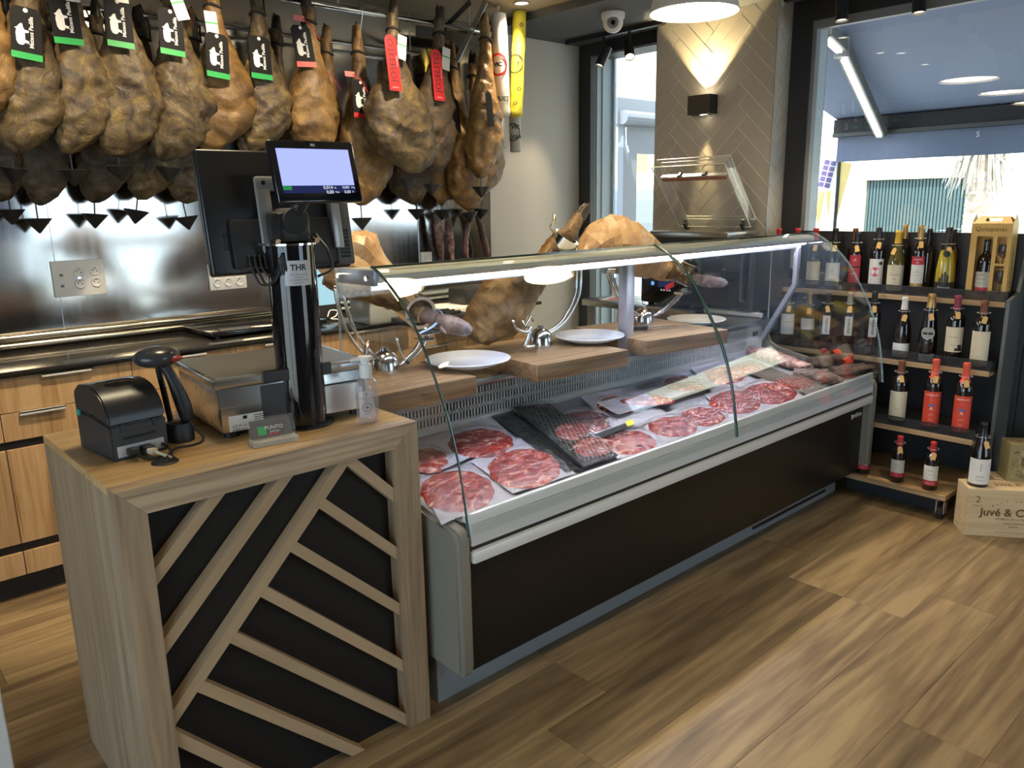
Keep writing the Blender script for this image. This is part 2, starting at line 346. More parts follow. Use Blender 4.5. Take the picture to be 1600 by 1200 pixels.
# wall on the left: solid but for a glazed door, and the front wall behind the camera with a shop window
struct(G().box(XL-.12, XL, YF, -.9, 0, 2.7).box(XL-.12, XL, 1.9, YB, 0, 2.7).box(XL-.12, XL, -.9, 1.9, 2.3, 2.7), 'wall_left', bpy.data.materials['wall_taupe'] if 'wall_taupe' in bpy.data.materials else pm('wall_taupe', (.2, .185, .165), .8))
struct(G().box(XL, 2.1, YF-.12, YF, 0, 2.7).box(4.1, XE, YF-.12, YF, 0, 2.7).box(2.1, 4.1, YF-.12, YF, 0, .25).box(2.1, 4.1, YF-.12, YF, 2.2, 2.7), 'wall_front', bpy.data.materials['wall_taupe'])
wf = struct(G().box(2.1, 4.1, YF-.09, YF-.03, .25, .31).box(2.1, 4.1, YF-.09, YF-.03, 2.14, 2.2).box(2.1, 2.16, YF-.09, YF-.03, .31, 2.14).box(4.04, 4.1, YF-.09, YF-.03, .31, 2.14).box(3.05, 3.13, YF-.09, YF-.03, .31, 2.14), 'window_2', frame_black)
struct(G().box(2.16, 3.05, YF-.064, YF-.058, .31, 2.14), 'pane', window_glass, wf); struct(G().box(3.13, 4.04, YF-.064, YF-.058, .31, 2.14), 'pane', window_glass, wf)
dl = struct(G().box(XL-.09, XL-.03, -.9, -.84, 0, 2.3).box(XL-.09, XL-.03, 1.84, 1.9, 0, 2.3).box(XL-.09, XL-.03, .47, .53, 0, 2.24).box(XL-.09, XL-.03, -.84, 1.84, 2.24, 2.3), 'door_2', frame_black)
struct(G().box(XL-.064, XL-.058, -.84, .47, .02, 2.24), 'pane', window_glass, dl); struct(G().box(XL-.064, XL-.058, .53, 1.84, .02, 2.24), 'pane', window_glass, dl)
struct(G().box(XL-2.6, XL-.12, YF-2.6, YB, 2.72, 2.8).box(XL-.12, XE+.1, YF-2.6, YF-.12, 2.72, 2.8).box(XL-.12, XE+.15, YF-.12, YB+.12, 2.76, 2.84), 'added_sun_roof', light_grey)  # unseen roof overhang, added to keep the sun out of the shop
struct(G().box(.14, .235, 2.36, 2.43, 0, .93, .004), 'trim_1', white)   # end of a white upright behind the counter
# ---- east wall: door, tiled pillar, window
we = struct(G().box(XE, XE+.14, YF, 2.36, 0, .95).box(XE, XE+.14, YF, 2.36, 2.52, 2.76).box(XE, XE+.14, YF, -.6, .95, 2.52).box(XE, XE+.14, 2.36, 2.6, 0, 2.76).box(4.43, XE+.14, 4.09, YB, 0, 2.7).box(4.43, XE+.14, 3.3, 4.09, 2.545, 2.76), 'wall_east', frame_black)
d1 = struct(G().box(4.41, 4.47, 3.99, 4.09, 0, 2.63).box(4.41, 4.47, 3.32, 3.99, 2.55, 2.63).box(4.41, 4.47, 3.30, 3.36, 0, 2.55).box(4.41, 4.47, 3.36, 3.99, 0, .1), 'door_1', frame_black)
struct(G().box(4.43, 4.436, 3.36, 3.99, .1, 2.55), 'pane', window_glass, d1)
jamb_grey = pm('jamb_grey', (.34, .4, .42), .5)
struct(G().box(4.64, 4.66, 3.965, 4.0, -.1, 2.56).box(4.48, 4.66, 3.99, 4.02, -.1, 2.56).box(4.53, 4.545, 3.98, 3.99, -.1, 2.56), 'trim_4', jamb_grey)
PX, PY0, PY1 = 4.3, 2.49, 3.325
pil = struct(G().box(PX+.003, XE+.14, PY0+.003, PY1, 0, 2.7), 'wall_pillar', grout)
_tiles = {}
def tiled(o, du, dv, nrm, uw, vh, u0=0.0, v0=0.0):
    """herringbone of bevelled tiles, each one an object, on a face of uw x vh"""
    w, L, gp = .0875, .35, .0026; c = math.sqrt(.5)
    M = frame(o, du, dv, nrm)
    def sq(x, y, lx, ly):
        ps = []
        for a, b in ((x+gp, y+gp), (x+lx-gp, y+gp), (x+lx-gp, y+ly-gp), (x+gp, y+ly-gp)):
            ps.append(((a-b)*c+u0, (a+b)*c+v0))
        return ps
    n = 24
    for i in range(-n, n):
        for j in range(-n, n):
            for ps in ((sq(w*i+2*L*0+ (j*2*L) - 0, w*i, L, w)), (sq(w*i + j*2*L + L, w*i + w - L, w, L))):
                q = clip(ps, 0, uw, 0, vh)
                if len(q) < 3: continue
                cx = sum(p[0] for p in q)/len(q); cy = sum(p[1] for p in q)/len(q)
                a = abs(sum(q[k-1][0]*q[k][1]-q[k][0]*q[k-1][1] for k in range(len(q))))/2
                if a < 2e-5: continue
                loc = [(p[0]-cx, p[1]-cy) for p in q]; key = tuple((round(p[0], 3), round(p[1], 3)) for p in loc)
                if key not in _tiles:
                    g = G(); lo = [g.bm.verts.new((p[0], p[1], 0)) for p in loc]; hi = [g.bm.verts.new((p[0]*.995, p[1]*.995, .003)) for p in loc]
                    g.bm.faces.new(hi)
                    for k in range(len(lo)): g.bm.faces.new((lo[k], lo[(k+1) % len(lo)], hi[(k+1) % len(lo)], hi[k]))
                    _tiles[key] = g.mesh('tile', tile_mat)
                ob = bpy.data.objects.new('tile', _tiles[key]); ob.matrix_world = M @ Matrix.Translation((cx, cy, 0)); link(ob, pil)
                ob.matrix_parent_inverse = Matrix()
tiled((PX+.003, PY1, 0), (0, -1, 0), (0, 0, 1), (-1, 0, 0), PY1-PY0-.004, 2.63, .42, .05)
tiled((PX+.003, PY0+.003, 0), (1, 0, 0), (0, 0, 1), (0, -1, 0), XE-PX-.004, 2.63, .1, .05)
struct(G().box(PX-.001, PX+.004, PY0-.001, PY0+.004, 0, 2.63).box(PX-.001, PX+.013, PY1-.004, PY1+.003, 0, 2.63), 'tile_trim', alu, pil)
w1 = struct(G().box(4.46, XE, 2.37, 2.488, .95, 2.66).box(4.46, XE, -.6, 2.37, 2.515, 2.66).box(4.48, XE+.03, -.6, 2.37, .93, 1.0), 'window_1', frame_black)
struct(G().box(4.475, 4.52, -.6, 2.37, 2.47, 2.515).box(4.475, 4.52, 2.345, 2.37, 1.0, 2.47), 'window_bead', mid_grey, w1)
struct(G().box(4.505, 4.511, -.6, 2.345, 1.0, 2.47), 'pane', window_glass, w1)
struct(G().box(4.52, 4.62, 2.352, 2.38, -.1, 2.6), 'trim_5', jamb_grey)

# ---- the street
struct(G().box(-12, 26, -14, 22, -.2, -.1), 'street_pavement', pm('pavement', (.5, .49, .46), .9, var=.08, bscale=2))
fac = thing('building', 'pale sunlit building across the street with a teal roller shutter', 'building', (14, 4, -.1))
def rel(o): return Matrix.Translation(-Vector(o.location))
g = G(); g.box(14, 17, 6.28, 11, -.1, 6); g.box(14, 17, -8, 4.65, -.1, 6); g.box(14, 17, 4.65, 6.28, 1.82, 6); g.box(14.2, 17, 4.65, 6.28, -.1, 1.82)
bmesh.ops.transform(g.bm, matrix=rel(fac), verts=g.bm.verts[:]); g.build('wall', pm('facade', (.78, .7, .5), .85, var=.05, bscale=1), fac)
g = G()
for k in range(30):
    y0 = 4.66+k*.054; g.box(14.08, 14.2, y0, y0+.036, -.1, 1.81)
g.box(14.14, 14.2, 4.65, 6.28, -.1, 1.82)
bmesh.ops.transform(g.bm, matrix=rel(fac), verts=g.bm.verts[:]); g.build('roller_shutter', pm('shutter_teal', (.06, .098, .098), .5), fac)
far = thing('building', 'cream building seen through the narrow glass door', 'building', (12.5, 16, -.1))
g = G(); g.box(-3, 3, -4, 4, 0, 4.2); g.build('wall', pm('facade_cream', (.8, .68, .36), .85), far)
for k in range(6): G().box(-3.05, -3, -3.3+k*1.15, -2.6+k*1.15, 1.3, 2.4).build('window', mid_grey, far)
palm = thing('palm_tree', 'palm trunk with a skirt of dry fronds outside the window', 'tree', (10, 3.19, -.1))
g = G()
for k in range(15):
    g.lathe([(.105, k*.12), (.14, k*.12+.1), (.1, k*.12+.13)], 9, Matrix.Rotation(k*.6, 4, 'Z'))
g.lathe([(.1, 0), (.1, 3.0)], 9); g.build('trunk', blotch('palm_bark', ((.3, (.2, .15, .1)), (.6, (.5, .42, .33))), 9), palm)
g = G(); rr = random.Random(5)
for k in range(90):
    a = rr.uniform(0, 2*PI); r0 = .1; L = rr.uniform(.3, .55); sp = rr.uniform(.08, .32); z0 = rr.uniform(2.05, 2.4)
    p = [V(r0*math.cos(a), r0*math.sin(a), z0), V((r0+sp*.6)*math.cos(a), (r0+sp*.6)*math.sin(a), z0-L*.25), V((r0+sp)*math.cos(a), (r0+sp)*math.sin(a), z0-L)]
    g.tube(p, [.016, .012, .004], 4)
o = g.build('dry_fronds', pm('dry_frond', (.42, .38, .3), .8), palm); o['kind'] = 'stuff'
aw = thing('awning', 'dark blue awning with a hanging valance outside the window', 'awning', (4.7, 0, 2.9))
navy = pm('awning_cloth', (.15, .18, .26), .8)
def localize(g, o): bmesh.ops.transform(g.bm, matrix=rel(o), verts=g.bm.verts[:]); return g
g = G(); g.grid(lambda u, v: V(4.7+2.36*u, 3.44-6.24*v, 2.95-(2.95-2.2)*u-.05*math.sin(PI*u)), 8, 12); localize(g, aw).build('cloth', navy, aw)
g = G(); g.grid(lambda u, v: V(7.02+.015*math.sin(v*40), 3.42-6.2*v, 2.06-.21*u), 3, 60); localize(g, aw).build('valance', navy, aw)
localize(G().box(6.97, 7.05, -2.8, 3.44, 2.058, 2.205), aw).build('front_bar', black_matte, aw); localize(G().box(6.955, 6.969, -2.8, 3.44, 2.06, 2.09), aw).build('valance_rail', dark_grey, aw)
g = G(); put_text(g, 'S', .06, on(frame(W(1528, 210, X=7.0), (0, -1, 0), (0, 0, 1)))); localize(g, aw).build('lettering', ink_white, aw)
e0, e1, e2 = W(1288, 52, X=4.85), W(1315, 78, X=5.6), W(1376, 212, X=6.95)
arm_m = pm('arm_grey', (.07, .075, .07), .5)
arm = localize(G().cyl(e1+V(0, 0, -.05), e1+V(0, 0, .08), .05), aw).build('folding_arm', mid_grey, aw)
for p, q, a, b in ((e0, e1, .12, .86), (e1, e2, .06, .97)):
    d = (q-p).normalized(); side = d.cross(V(0, 0, 1)).normalized(); upv = side.cross(d)
    M = rel(aw) @ frame(p, d, side, upv); L = (q-p).length
    G().box(0, L, -.045, .045, -.02, .06, .01, M).build('arm_segment', arm_m, arm)
    G().box(L*a, L*b, -.018, .018, -.032, -.02, 0, M).build('light_strip', led_out, arm)
pole = thing('pole', 'thin dark pole outside holding yellow pennants and a white sign', 'pole', tuple(W(1303, 370, X=7.2).xy)+(-.1,))
G().cyl((0, 0, 0), (0, 0, 2.2), .016).build('shaft', frame_black, pole)
yel = pm('pennant_yellow', (.75, .55, .2), .7)
for (a, b, c) in (((1287, 246), (1303, 250), (1294, 345)), ((1306, 250), (1331, 256), (1306, 346)), ((1270, 300), (1289, 300), (1278, 355))):
    pts = [W(*q, X=7.2)-Vector(pole.location) for q in (a, b, c)]
    g = G(); f = [g.bm.verts.new(p) for p in pts]; k = [g.bm.verts.new(p+V(.006, 0, 0)) for p in pts]
    g.bm.faces.new(f); g.bm.faces.new(k[::-1])
    for i in range(3): g.bm.faces.new((f[i], f[(i+1) % 3], k[(i+1) % 3], k[i]))
    g.build('pennant', yel, pole)
M = Matrix.Translation(W(1293, 270, X=7.2)-Vector(pole.location)) @ Matrix.Rotation(.22, 4, 'X')
sg = G().box(0, .01, -.075, .075, -.16, .17, .004, M).build('sign_panel', white, pole)
viol = pm('sign_violet', (.12, .08, .2), .6)
for r in range(5):
    for q in range(2): G().box(-.004, 0, -.055+q*.06, -.005+q*.06, -.13+r*.05, -.09+r*.05, 0, M).build('sign_cell', viol, sg)
ter = thing('terrace_screen', 'grey terrace screen with a roller blind box outside the glass door', 'screen', (5.07, 4.3, -.1))
gb = pm('screen_grey', (.2, .22, .25), .5)
localize(G().box(5.07, 6.2, 4.3, 4.42, 2.14, 2.36, .01), ter).build('blind_box', gb, ter)
localize(G().cyl((5.1, 4.27, 2.2), (6.2, 4.27, 2.2), .055), ter).build('roller', gb, ter)
localize(G().box(5.15, 5.325, 4.3, 4.36, -.1, 2.14), ter).build('post', gb, ter)
localize(G().box(5.325, 6.2, 4.3, 4.36, 1.93, 2.14).box(5.325, 6.2, 4.3, 4.36, -.1, .7), ter).build('frame', gb, ter)
localize(G().box(5.325, 6.2, 4.325, 4.331, .7, 1.93), ter).build('pane', window_glass, ter)
localize(G().tube([(5.12, 4.25, 2.12), (5.12, 4.24, 1.98), (5.14, 4.24, 1.93)], .008, 6), ter).build('crank_eye', chrome, ter)
car = thing('street_van', 'blurred pale van parked beyond the terrace screen', 'van', (9, 8.2, -.1))
G().box(-.9, .9, -2, 2, .35, 1.15, .15).build('body', pm('van_paint', (.45, .5, .55), .3), car); G().box(-.8, .8, -1.4, 1.6, 1.15, 1.85, .2).build('cabin', pm('van_glass', (.1, .14, .18), .1), car)
for sx in (-.85, .85):
    for sy in (-1.3, 1.3): G().cyl((sx-.08, sy, .33), (sx+.08, sy, .33), .33, n=16).build('wheel', black_matte, car)

# ================================================================== pay desk
DX0, DX1, DY0, DY1, DZ = .436, 1.24, 1.776, 2.405, .953
desk = thing('pay_desk', 'wooden pay desk with diagonal slats on a black front panel', 'desk', (DX0, DY0, 0))
def L(g, o=desk): bmesh.ops.transform(g.bm, matrix=rel(o), verts=g.bm.verts[:]); return g
PXZ = lambda x, y, Y=DY0: W(x, y, Y=Y)
ix0, iz1 = PXZ(231, 805).x, PXZ(231, 805).z; ix1 = PXZ(616, 700).x; iz1 = (iz1+PXZ(616, 700).z)/2
T = .022
L(G().box(DX0, DX0+T, DY0+.0505, DY1, 0, DZ-T-.0005, .0008)).build('side_panel', desk_wood_v, desk)
L(G().box(DX1-T, DX1, DY0+.0505, DY1, 0, DZ-T-.0005, .0008)).build('side_panel', desk_wood_v, desk)
L(G().box(DX0, DX1, DY0+.0505, DY1, DZ-T, DZ, .0008)).build('desk_top', desk_top_wood, desk)
g = G(); g.prism([(DX0, DZ-.001), (ix0, iz1), (ix1, iz1), (DX1, DZ-.001)], 0, .05, frame((0, DY0+.05, 0), (1, 0, 0), (0, 0, 1), (0, -1, 0))); L(g).build('frame_rail', desk_wood_h, desk)
for a, b in (((DX0, 0), (ix0, 0)),):
    g = G(); g.prism([(DX0, 0), (ix0, 0), (ix0, iz1-.0006), (DX0, DZ-.0016)], 0, .05, frame((0, DY0+.05, 0), (1, 0, 0), (0, 0, 1), (0, -1, 0))); L(g).build('frame_post', desk_wood_v, desk)
g = G(); g.prism([(ix1, 0), (DX1, 0), (DX1, DZ-.0016), (ix1, iz1-.0006)], 0, .05, frame((0, DY0+.05, 0), (1, 0, 0), (0, 0, 1), (0, -1, 0))); L(g).build('frame_post', desk_wood_v, desk)
L(G().box(DX0+T, DX1-T, DY0+.05, DY0+.06, .0, DZ-T)).build('front_panel', pm('panel_black', (.011, .0105, .01), .6, spec=.3), desk)
SY = DY0+.012
def slat(a, b, w=.029):
    a = PXZ(*a, SY); b = PXZ(*b, SY); p = Vector((a.x, a.z)); q = Vector((b.x, b.z)); d = (q-p).normalized(); n = Vector((-d.y, d.x))*w/2
    p -= d*.06; q += d*.06
    return p, q, d, n
def mk_slat(a, b, lim=None, w=.029):
    p, q, d, n = slat(a, b, w); poly = clip([tuple(p-n), tuple(q-n), tuple(q+n), tuple(p+n)], ix0, ix1, .0, iz1)
    if lim:
        o, nn = lim; out = []
        f = lambda r: (Vector(r)-o).dot(nn)
        for i, r in enumerate(poly):
            s = poly[i-1]
            if (f(r) >= 0) != (f(s) >= 0): k = f(s)/(f(s)-f(r)); out.append((s[0]+(r[0]-s[0])*k, s[1]+(r[1]-s[1])*k))
            if f(r) >= 0: out.append(r)
        poly = out
    if len(poly) < 3: return
    c = Vector((sum(p[0] for p in poly)/len(poly), sum(p[1] for p in poly)/len(poly))); ang = math.atan2(d.y, d.x)
    R = Matrix.Rotation(-ang, 2); loc = [tuple(R @ (Vector(p)-c)) for p in poly]
    g = G(); g.prism(loc, 0, .038); o = g.build('slat', slat_wood, desk)
    o.matrix_local = frame((c.x-DX0, SY+.038-DY0, c.y), (math.cos(ang), 0, math.sin(ang)), (-math.sin(ang), 0, math.cos(ang)), (0, -1, 0))
mk_slat((338.7, 774.7), (243, 903)); mk_slat((447, 745.5), (258, 1011))
p, q, d, n = slat((539, 720.7), (274, 1119)); mk_slat((539, 720.7), (274, 1119))
nn = Vector((d.y, -d.x)); nn = nn if nn.x > 0 else -nn; lim = (p+nn*.0148, nn)
for a, b in (((551, 723), (622.6, 779)), ((505.6, 788), (627, 869)), ((460.6, 855.7), (633, 957)), ((413, 925), (637.5, 1044.7)), ((366, 997), (642, 1128)), ((314.5, 1073), (562, 1177)), ((278.5, 1155), (420, 1222))):
    mk_slat(a, b, lim)
L(G().box(DX0+T, DX1-T, DY1-.04, DY1-.02, .1, .5)).build('back_panel', black, desk)

# ---- label printer
pr = thing('label_printer', 'black label printer with rounded lid at the left of the pay desk', 'printer', (.502, 2.0, DZ), .11)
w, dp, h = .138, .2, .176
prof = [(0, 0), (dp, 0), (dp, .14), (dp-.005, .155), (dp-.03, .17), (dp-.08, h)]+[(.1-.1*math.sin(a), .092+(h-.092)*math.cos(a)) for a in [k*PI/2/9 for k in range(1, 9)]]
def side_prism(g, poly, x0, x1): g.prism(poly, x0, x1, frame((0, 0, 0), (0, 1, 0), (0, 0, 1), (1, 0, 0))); return g
g = G(); side_prism(g, [(0, .0), (dp, 0), (dp, .098), (.1, .1), (0, .088)], 0, w); g.box(.012, w-.012, .012, dp-.012, -.0, .01)
bmesh.ops.bevel(g.bm, geom=g.bm.edges[:], offset=.004, segments=2, affect='EDGES'); g.build('lower_body', pm('printer_black', (.03, .03, .033), .45), pr, SM)
g = G(); side_prism(g, [(0, .09), (.1, .102), (dp, .1)]+prof[2:], .0, w); bmesh.ops.bevel(g.bm, geom=[e for e in g.bm.edges if e.calc_face_angle(0) > 1.2], offset=.004, segments=2, affect='EDGES'); g.build('lid', pm('printer_lid', (.022, .022, .025), .33), pr, SM)
g = G(); g.grid(lambda u, v: V(.02+.098*u, .055+.07*v, h+.0+.006*math.sin(PI*u)**.5*math.sin(PI*v)**.5-.012*(1-v)**2), 10, 8); g.build('window_bump', black_gloss, pr, True)
G().box(.012, w-.012, -.003, .002, .008, .036, .001).build('port_plate', light_grey, pr)
G().box(.03, w-.03, -.0025, .001, .05, .056).build('paper_slot', black_matte, pr)
for x in (.025, w-.035): G().box(x, x+.012, -.003, .002, .07, .09, .001).build('hinge', black, pr)
G().box(-.004, .003, dp-.03, dp-.01, .09, .106, .002).build('latch', pm('latch_green', (.05, .35, .25), .4), pr)
g = G(); g.box(.03, .055, -.03, -.003, .012, .03, .004); g.box(.062, .09, -.035, -.003, .01, .03, .004); g.build('plug', black, pr)
g = G(); g.box(.066, .088, -.055, -.03, .012, .026, .005); g.tube(spline([(.08, -.05, .018), (.09, -.075, .012), (.1, -.095, .006)]), .004, 6); g.build('serial_plug', pm('beige_plug', (.5, .45, .33), .6), pr)
g = G(); g.tube(spline([(.04, -.028, .018), (.055, -.05, .008), (.075, -.06, .006), (.1, -.065, .006), (.1, -.1, .004)]), .0035, 6); g.tube(spline([(.12, -.003, .02), (.125, -.03, .01), (.11, -.07, .005), (.105, -.1, .004)]), .0035, 6); g.build('cable', black, pr)
gm = thing('cable_grommet', 'black round cable grommet set in the desk top', 'grommet', tuple(W(258, 722, Z=DZ)))
G().lathe([(0, .004), (.028, .004), (.031, .0025), (.032, 0), (0, 0)], 20).build('cap', black, gm, SM)
# ---- barcode scanner on its stand
sc = thing('barcode_scanner', 'black handheld barcode scanner resting on its stand beside the printer', 'scanner', (.692, 2.085, DZ))
G().lathe([(0, 0), (.036, 0), (.036, .03), (.03, .048), (.012, .052), (0, .052)], 18, Matrix.Diagonal((1, 1.25, 1, 1))).build('stand_base', pm('scanner_grey', (.035, .037, .042), .5), sc, SM)
g = G(); g.tube(spline([(-.012, .02, .04), (-.02, .02, .12), (-.03, .015, .2), (-.03, -.005, .222)]), .008, 8); g.build('stand_neck', black, sc, True)
g = G()
pts = [V(.018, -.02, .055), V(.012, -.02, .09), V(0, -.018, .14), V(-.016, -.014, .19), V(-.03, -.008, .215)]
g.tube(spline(pts, 5), [.0165+.003*math.sin(i*.3) for i in range(21)], 12); g.build('grip', pm('scanner_black', (.02, .021, .024), .45), sc, True)
g = G(); g.ball((-.036, -.004, .228), .058, .05, .028, 18, None); g.build('head', pm('scanner_head', (.04, .042, .05), .22), sc, True)
G().ball((-.004, -.036, .224), .021, .016, .009, 12).build('red_reflection', pm('reflection_red', (.35, .03, .02), .3), sc, True)  # red reflection on the scanner head, modelled as a small ball
g = G(); g.tube(spline([(.018, -.02, .058), (.03, -.03, .03), (.04, -.05, .012), (.03, -.075, .005), (.0, -.09, .004), (-.045, -.1, .008), (-.085, -.155, .01), (-.1, -.185, .004)]), .0035, 6); g.build('cable', black, sc, True)
# ---- weighing scale
ws = thing('weighing_scale', 'stainless steel counter scale standing behind the black pole', 'scale', (.768, 1.985, DZ), -.085)
sw, sd, sh = .425, .375, .168
G().box(0, sw, 0, sd, .018, sh-.03, .004).build('body', steel_box, ws, SM)
G().box(-.012, sw+.008, -.008, sd+.006, sh-.028, sh-.006, .003).build('weighing_tray', steel_box, ws, SM)
G().box(.0, sw-.006, .012, sd-.01, sh-.006, sh-.0045).build('tray_plate', pm('tray_inset', (.6, .58, .53), .35, 1), ws)
G().box(.115, .31, -.018, -.004, sh-.03, sh+.004, .003).build('column_bracket', black, ws)
G().box(.11, .24, -.003, .001, .02, sh-.036).build('front_plate', pm('scale_dark', (.03, .03, .03), .3), ws)
G().box(.245, .395, -.004, .001, .022, .1, .001).build('access_plate', steel_box, ws); G().box(.245, .4, -.003, .001, .102, .107).build('slot', black, ws)
for x in (.03, sw-.03):
    for y in (.03, sd-.03): G().cyl((x, y, 0), (x, y, .02), .018).build('foot', black, ws)
lab = G().box(.018, .145, -.0025, .0005, .02, .062); lo = lab.build('rating_label', paper, ws)
g = G(); M = frame((.08, -.003, .041), (1, 0, 0), (0, 0, 1))
for k, s in enumerate(('CE M 16', '0000-000')): put_text(g, s, .011, on(M @ Matrix.Translation((-.035, -.008-.011*k, 0))))
for k in range(6): g.box(-.004+.0 if 0 else .085, .14-(k % 3)*.008, -.0032, -.0026, .026+k*.0058, .028+k*.0058)
g.box(.055, .066, -.0032, -.0026, .05, .059); g.build('lettering', ink, lo)
# ---- till terminal: pole, operator monitor, customer display
PC = V(1.003, 1.99, DZ)
tm = thing('till_terminal', 'till terminal on a thick black pole with monitor and customer display', 'terminal', tuple(PC))
G().lathe([(0, 0), (.085, 0), (.085, .004), (.075, .006), (0, .006)], 28).build('base_plate', black, tm, SM)
pr_ = .0645
G().lathe([(0, .006), (pr_, .006), (pr_, .498), (0, .498)], 40).build('pole', black_gloss, tm, SM)
G().lathe([(pr_+.006, .498), (pr_+.006, .503), (0, .503)], 30).build('collar', chrome, tm, SM)
a0 = math.radians(-112)
def wrap(R, a, z): return lambda x, y: V(R*math.cos(a+x/R), R*math.sin(a+x/R), z+y)
g = G(); ww = .072; g.grid(lambda u, v: wrap(pr_+.0006, math.radians(-103), .426)((u-.5)*ww, (v-.5)*.066), 10, 2); st = g.build('sticker', pm('sticker_silver', (.55, .56, .57), .35), tm, recalc=True)
g = G(); f = wrap(pr_+.0012, math.radians(-102), .426)
put_text(g, 'THR', .022, lambda x, y: f(x, y+.014), .0006)
for k, s in enumerate(('SOLUCIONES DE PESAJE', 'y etiquetado', 'SAT. SOPORTE TECNICO', 'www.thr.com')): put_text(g, s, .0046, lambda x, y, k=k: f(x, y-.004-.0072*k))
g.build('lettering', ink, st)
G().box(-.045, .05, -.035, .055, .503, .585, .014).build('mount_head', black, tm, SM); G().cyl((0, -.045, .56), (0, .05, .56), .034, n=20).build('mount_hinge', black_matte, tm, SM)
for x in (-.055, .058): G().cyl((x, -.045, .508), (x, -.03, .512), .008).build('screw_knob', chrome, tm)
# monitor (its back towards us)
MY = 2.075
mtl, mtr, mbl, mbr = W(312, 233, Y=MY+.012), W(541, 240, Y=MY+.012), W(324, 431, Y=MY-.03), W(536, 418, Y=MY-.03)
ux = (mtr-mtl).normalized(); uy = ((mtl-mbl)-(mtl-mbl).dot(ux)*ux).normalized(); mw = .5*((mtr-mtl).length+(mbr-mbl).length); mh = .5*((mtl-mbl).length+(mtr-mbr).length)
MM = frame((mtl+mtr+mbl+mbr)/4-PC, ux, uy)   # +z of this frame points to -Y (towards us)
G().box(-mw/2, mw/2, -mh/2, mh/2, -.03, .0, .008, MM, 3).build('monitor_shell', pm('monitor_black', (.012, .012, .013), .28), tm, SM)
G().box(-mw/2+.012, mw/2-.012, -mh/2+.012, mh/2-.012, -.032, -.029, 0, MM).build('monitor_screen', screen_dark, tm)
G().box(-mw*.36, mw*.47, -mh*.46, -.02, -.004, .022, .01, MM).build('monitor_hump', pm('hump_black', (.018, .018, .019), .4), tm, SM)
G().box(mw*.36, mw*.5, -mh*.48, mh*.1, -.01, .027, .008, MM).build('speaker_block', pm('speaker_grey', (.075, .075, .078), .42), tm, SM)
fr = G(); fw_, ft = .098, .03
fr.box(-.072, -.03, -.115, .09, .018, .034, .008, MM); fr.box(.142, .172, -.11, .06, .018, .034, .004, MM); fr.box(-.072, .172, .05, .09, .018, .035, .008, MM); fr.build('bracket_frame', pm('bracket_silver', (.36, .36, .35), .35, .6), tm, SM)
g = G()
for i in range(6):
    for j in range(6): g.box(-mw*.4+i*.0075, -mw*.4+i*.0075+.005, -mh*.3+j*.0075, -mh*.3+j*.0075+.005, .0, .0015, 0, MM)
g.build('vent_slots', black_matte, tm)
g = G()
for i in range(4):
    for j in range(8): g.box(mw*.39+i*.008, mw*.39+i*.008+.005, -mh*.42+j*.0105, -mh*.42+j*.0105+.007, .0265, .0285, 0, MM)
g.build('speaker_slots', black_matte, tm)
G().cyl(MM @ V(-.05, .072, .03), MM @ V(-.05, .072, .037), .006).build('screw', black, tm)
rr = random.Random(2)
for k in range(6):
    x = -.115+k*.014; g = G(); a = MM @ V(x, -mh*.36, .03); b = MM @ V(x+.01, -mh*.53-rr.uniform(0, .02), .05); c = V(-.05, -.02-.006*k, .45+.006*k)
    g.tube(spline([a, a+V(0, -.01, -.03), b, (b+c)/2+V(0, -.02, -.02), c]), .0038, 6); g.build('cable', black, tm, True)
g = G(); g.tube(spline([MM @ V(.085, -mh*.2, .03), V(.1, -.02, .48), V(.105, -.03, .43), V(.06, -.03, .41)]), .004, 6); g.build('cable', black, tm, True)
# customer display
CY = 1.905
ctl, ctr, cbl, cbr = W(420, 217, Y=CY+.025), W(553, 221.5, Y=CY+.025), W(434, 317.5, Y=CY-.012), W(566, 315.5, Y=CY-.012)
ux = (ctr-ctl).normalized(); uy = ((ctl-cbl)-(ctl-cbl).dot(ux)*ux).normalized(); cw = .5*((ctr-ctl).length+(cbr-cbl).length); ch = .5*((ctl-cbl).length+(ctr-cbr).length)
CM = frame((ctl+ctr+cbl+cbr)/4-PC, ux, uy)
cd = G().box(-cw/2, cw/2, -ch/2, ch/2, -.02, 0, .006, CM, 3).build('customer_display', pm('display_bezel', (.006, .007, .012), .12, coat=.4), tm, SM)
sx0, sx1, sz0, sz1 = -cw*.43, cw*.42, -ch*.345, ch*.36; zt = sz0+(sz1-sz0)*.17
G().box(sx0, sx1, zt, sz1, 0, .0006, 0, CM).build('screen', screen_blue, cd); G().box(sx0, sx1, sz0, zt, 0, .0006, 0, CM).build('screen_footer', screen_dark, cd)
G().box(sx0, sx0+.024, zt-.011, zt, .0006, .0009, 0, CM).build('screen_icon', screen_green, cd)
g = G(); fm = lambda x, y: on(CM @ Matrix.Translation((x, y, .0011)))
for s, x, y, z_ in (('0,014', .022, zt-.006, .0125), ('0,00', .026, zt-.018, .0125), ('0,000', .075, zt-.006, .0095), ('0,00', .078, zt-.018, .011), ('kg', .043, zt-.006, .006), ('€/kg', .047, zt-.018, .006), ('€/kg', .097, zt-.006, .006), ('€', .095, zt-.018, .006)): put_text(g, s, z_, fm(x, y))
g.build('screen_lettering', screen_text, cd)
g = G(); put_text(g, 'FEC', .0085, fm(.0, ch*.42), .0003); g.build('lettering', ink_white, cd)
G().cyl(CM @ V(0, -.01, -.02), V(0, -.02, .56), .02).build('display_arm', black, tm)
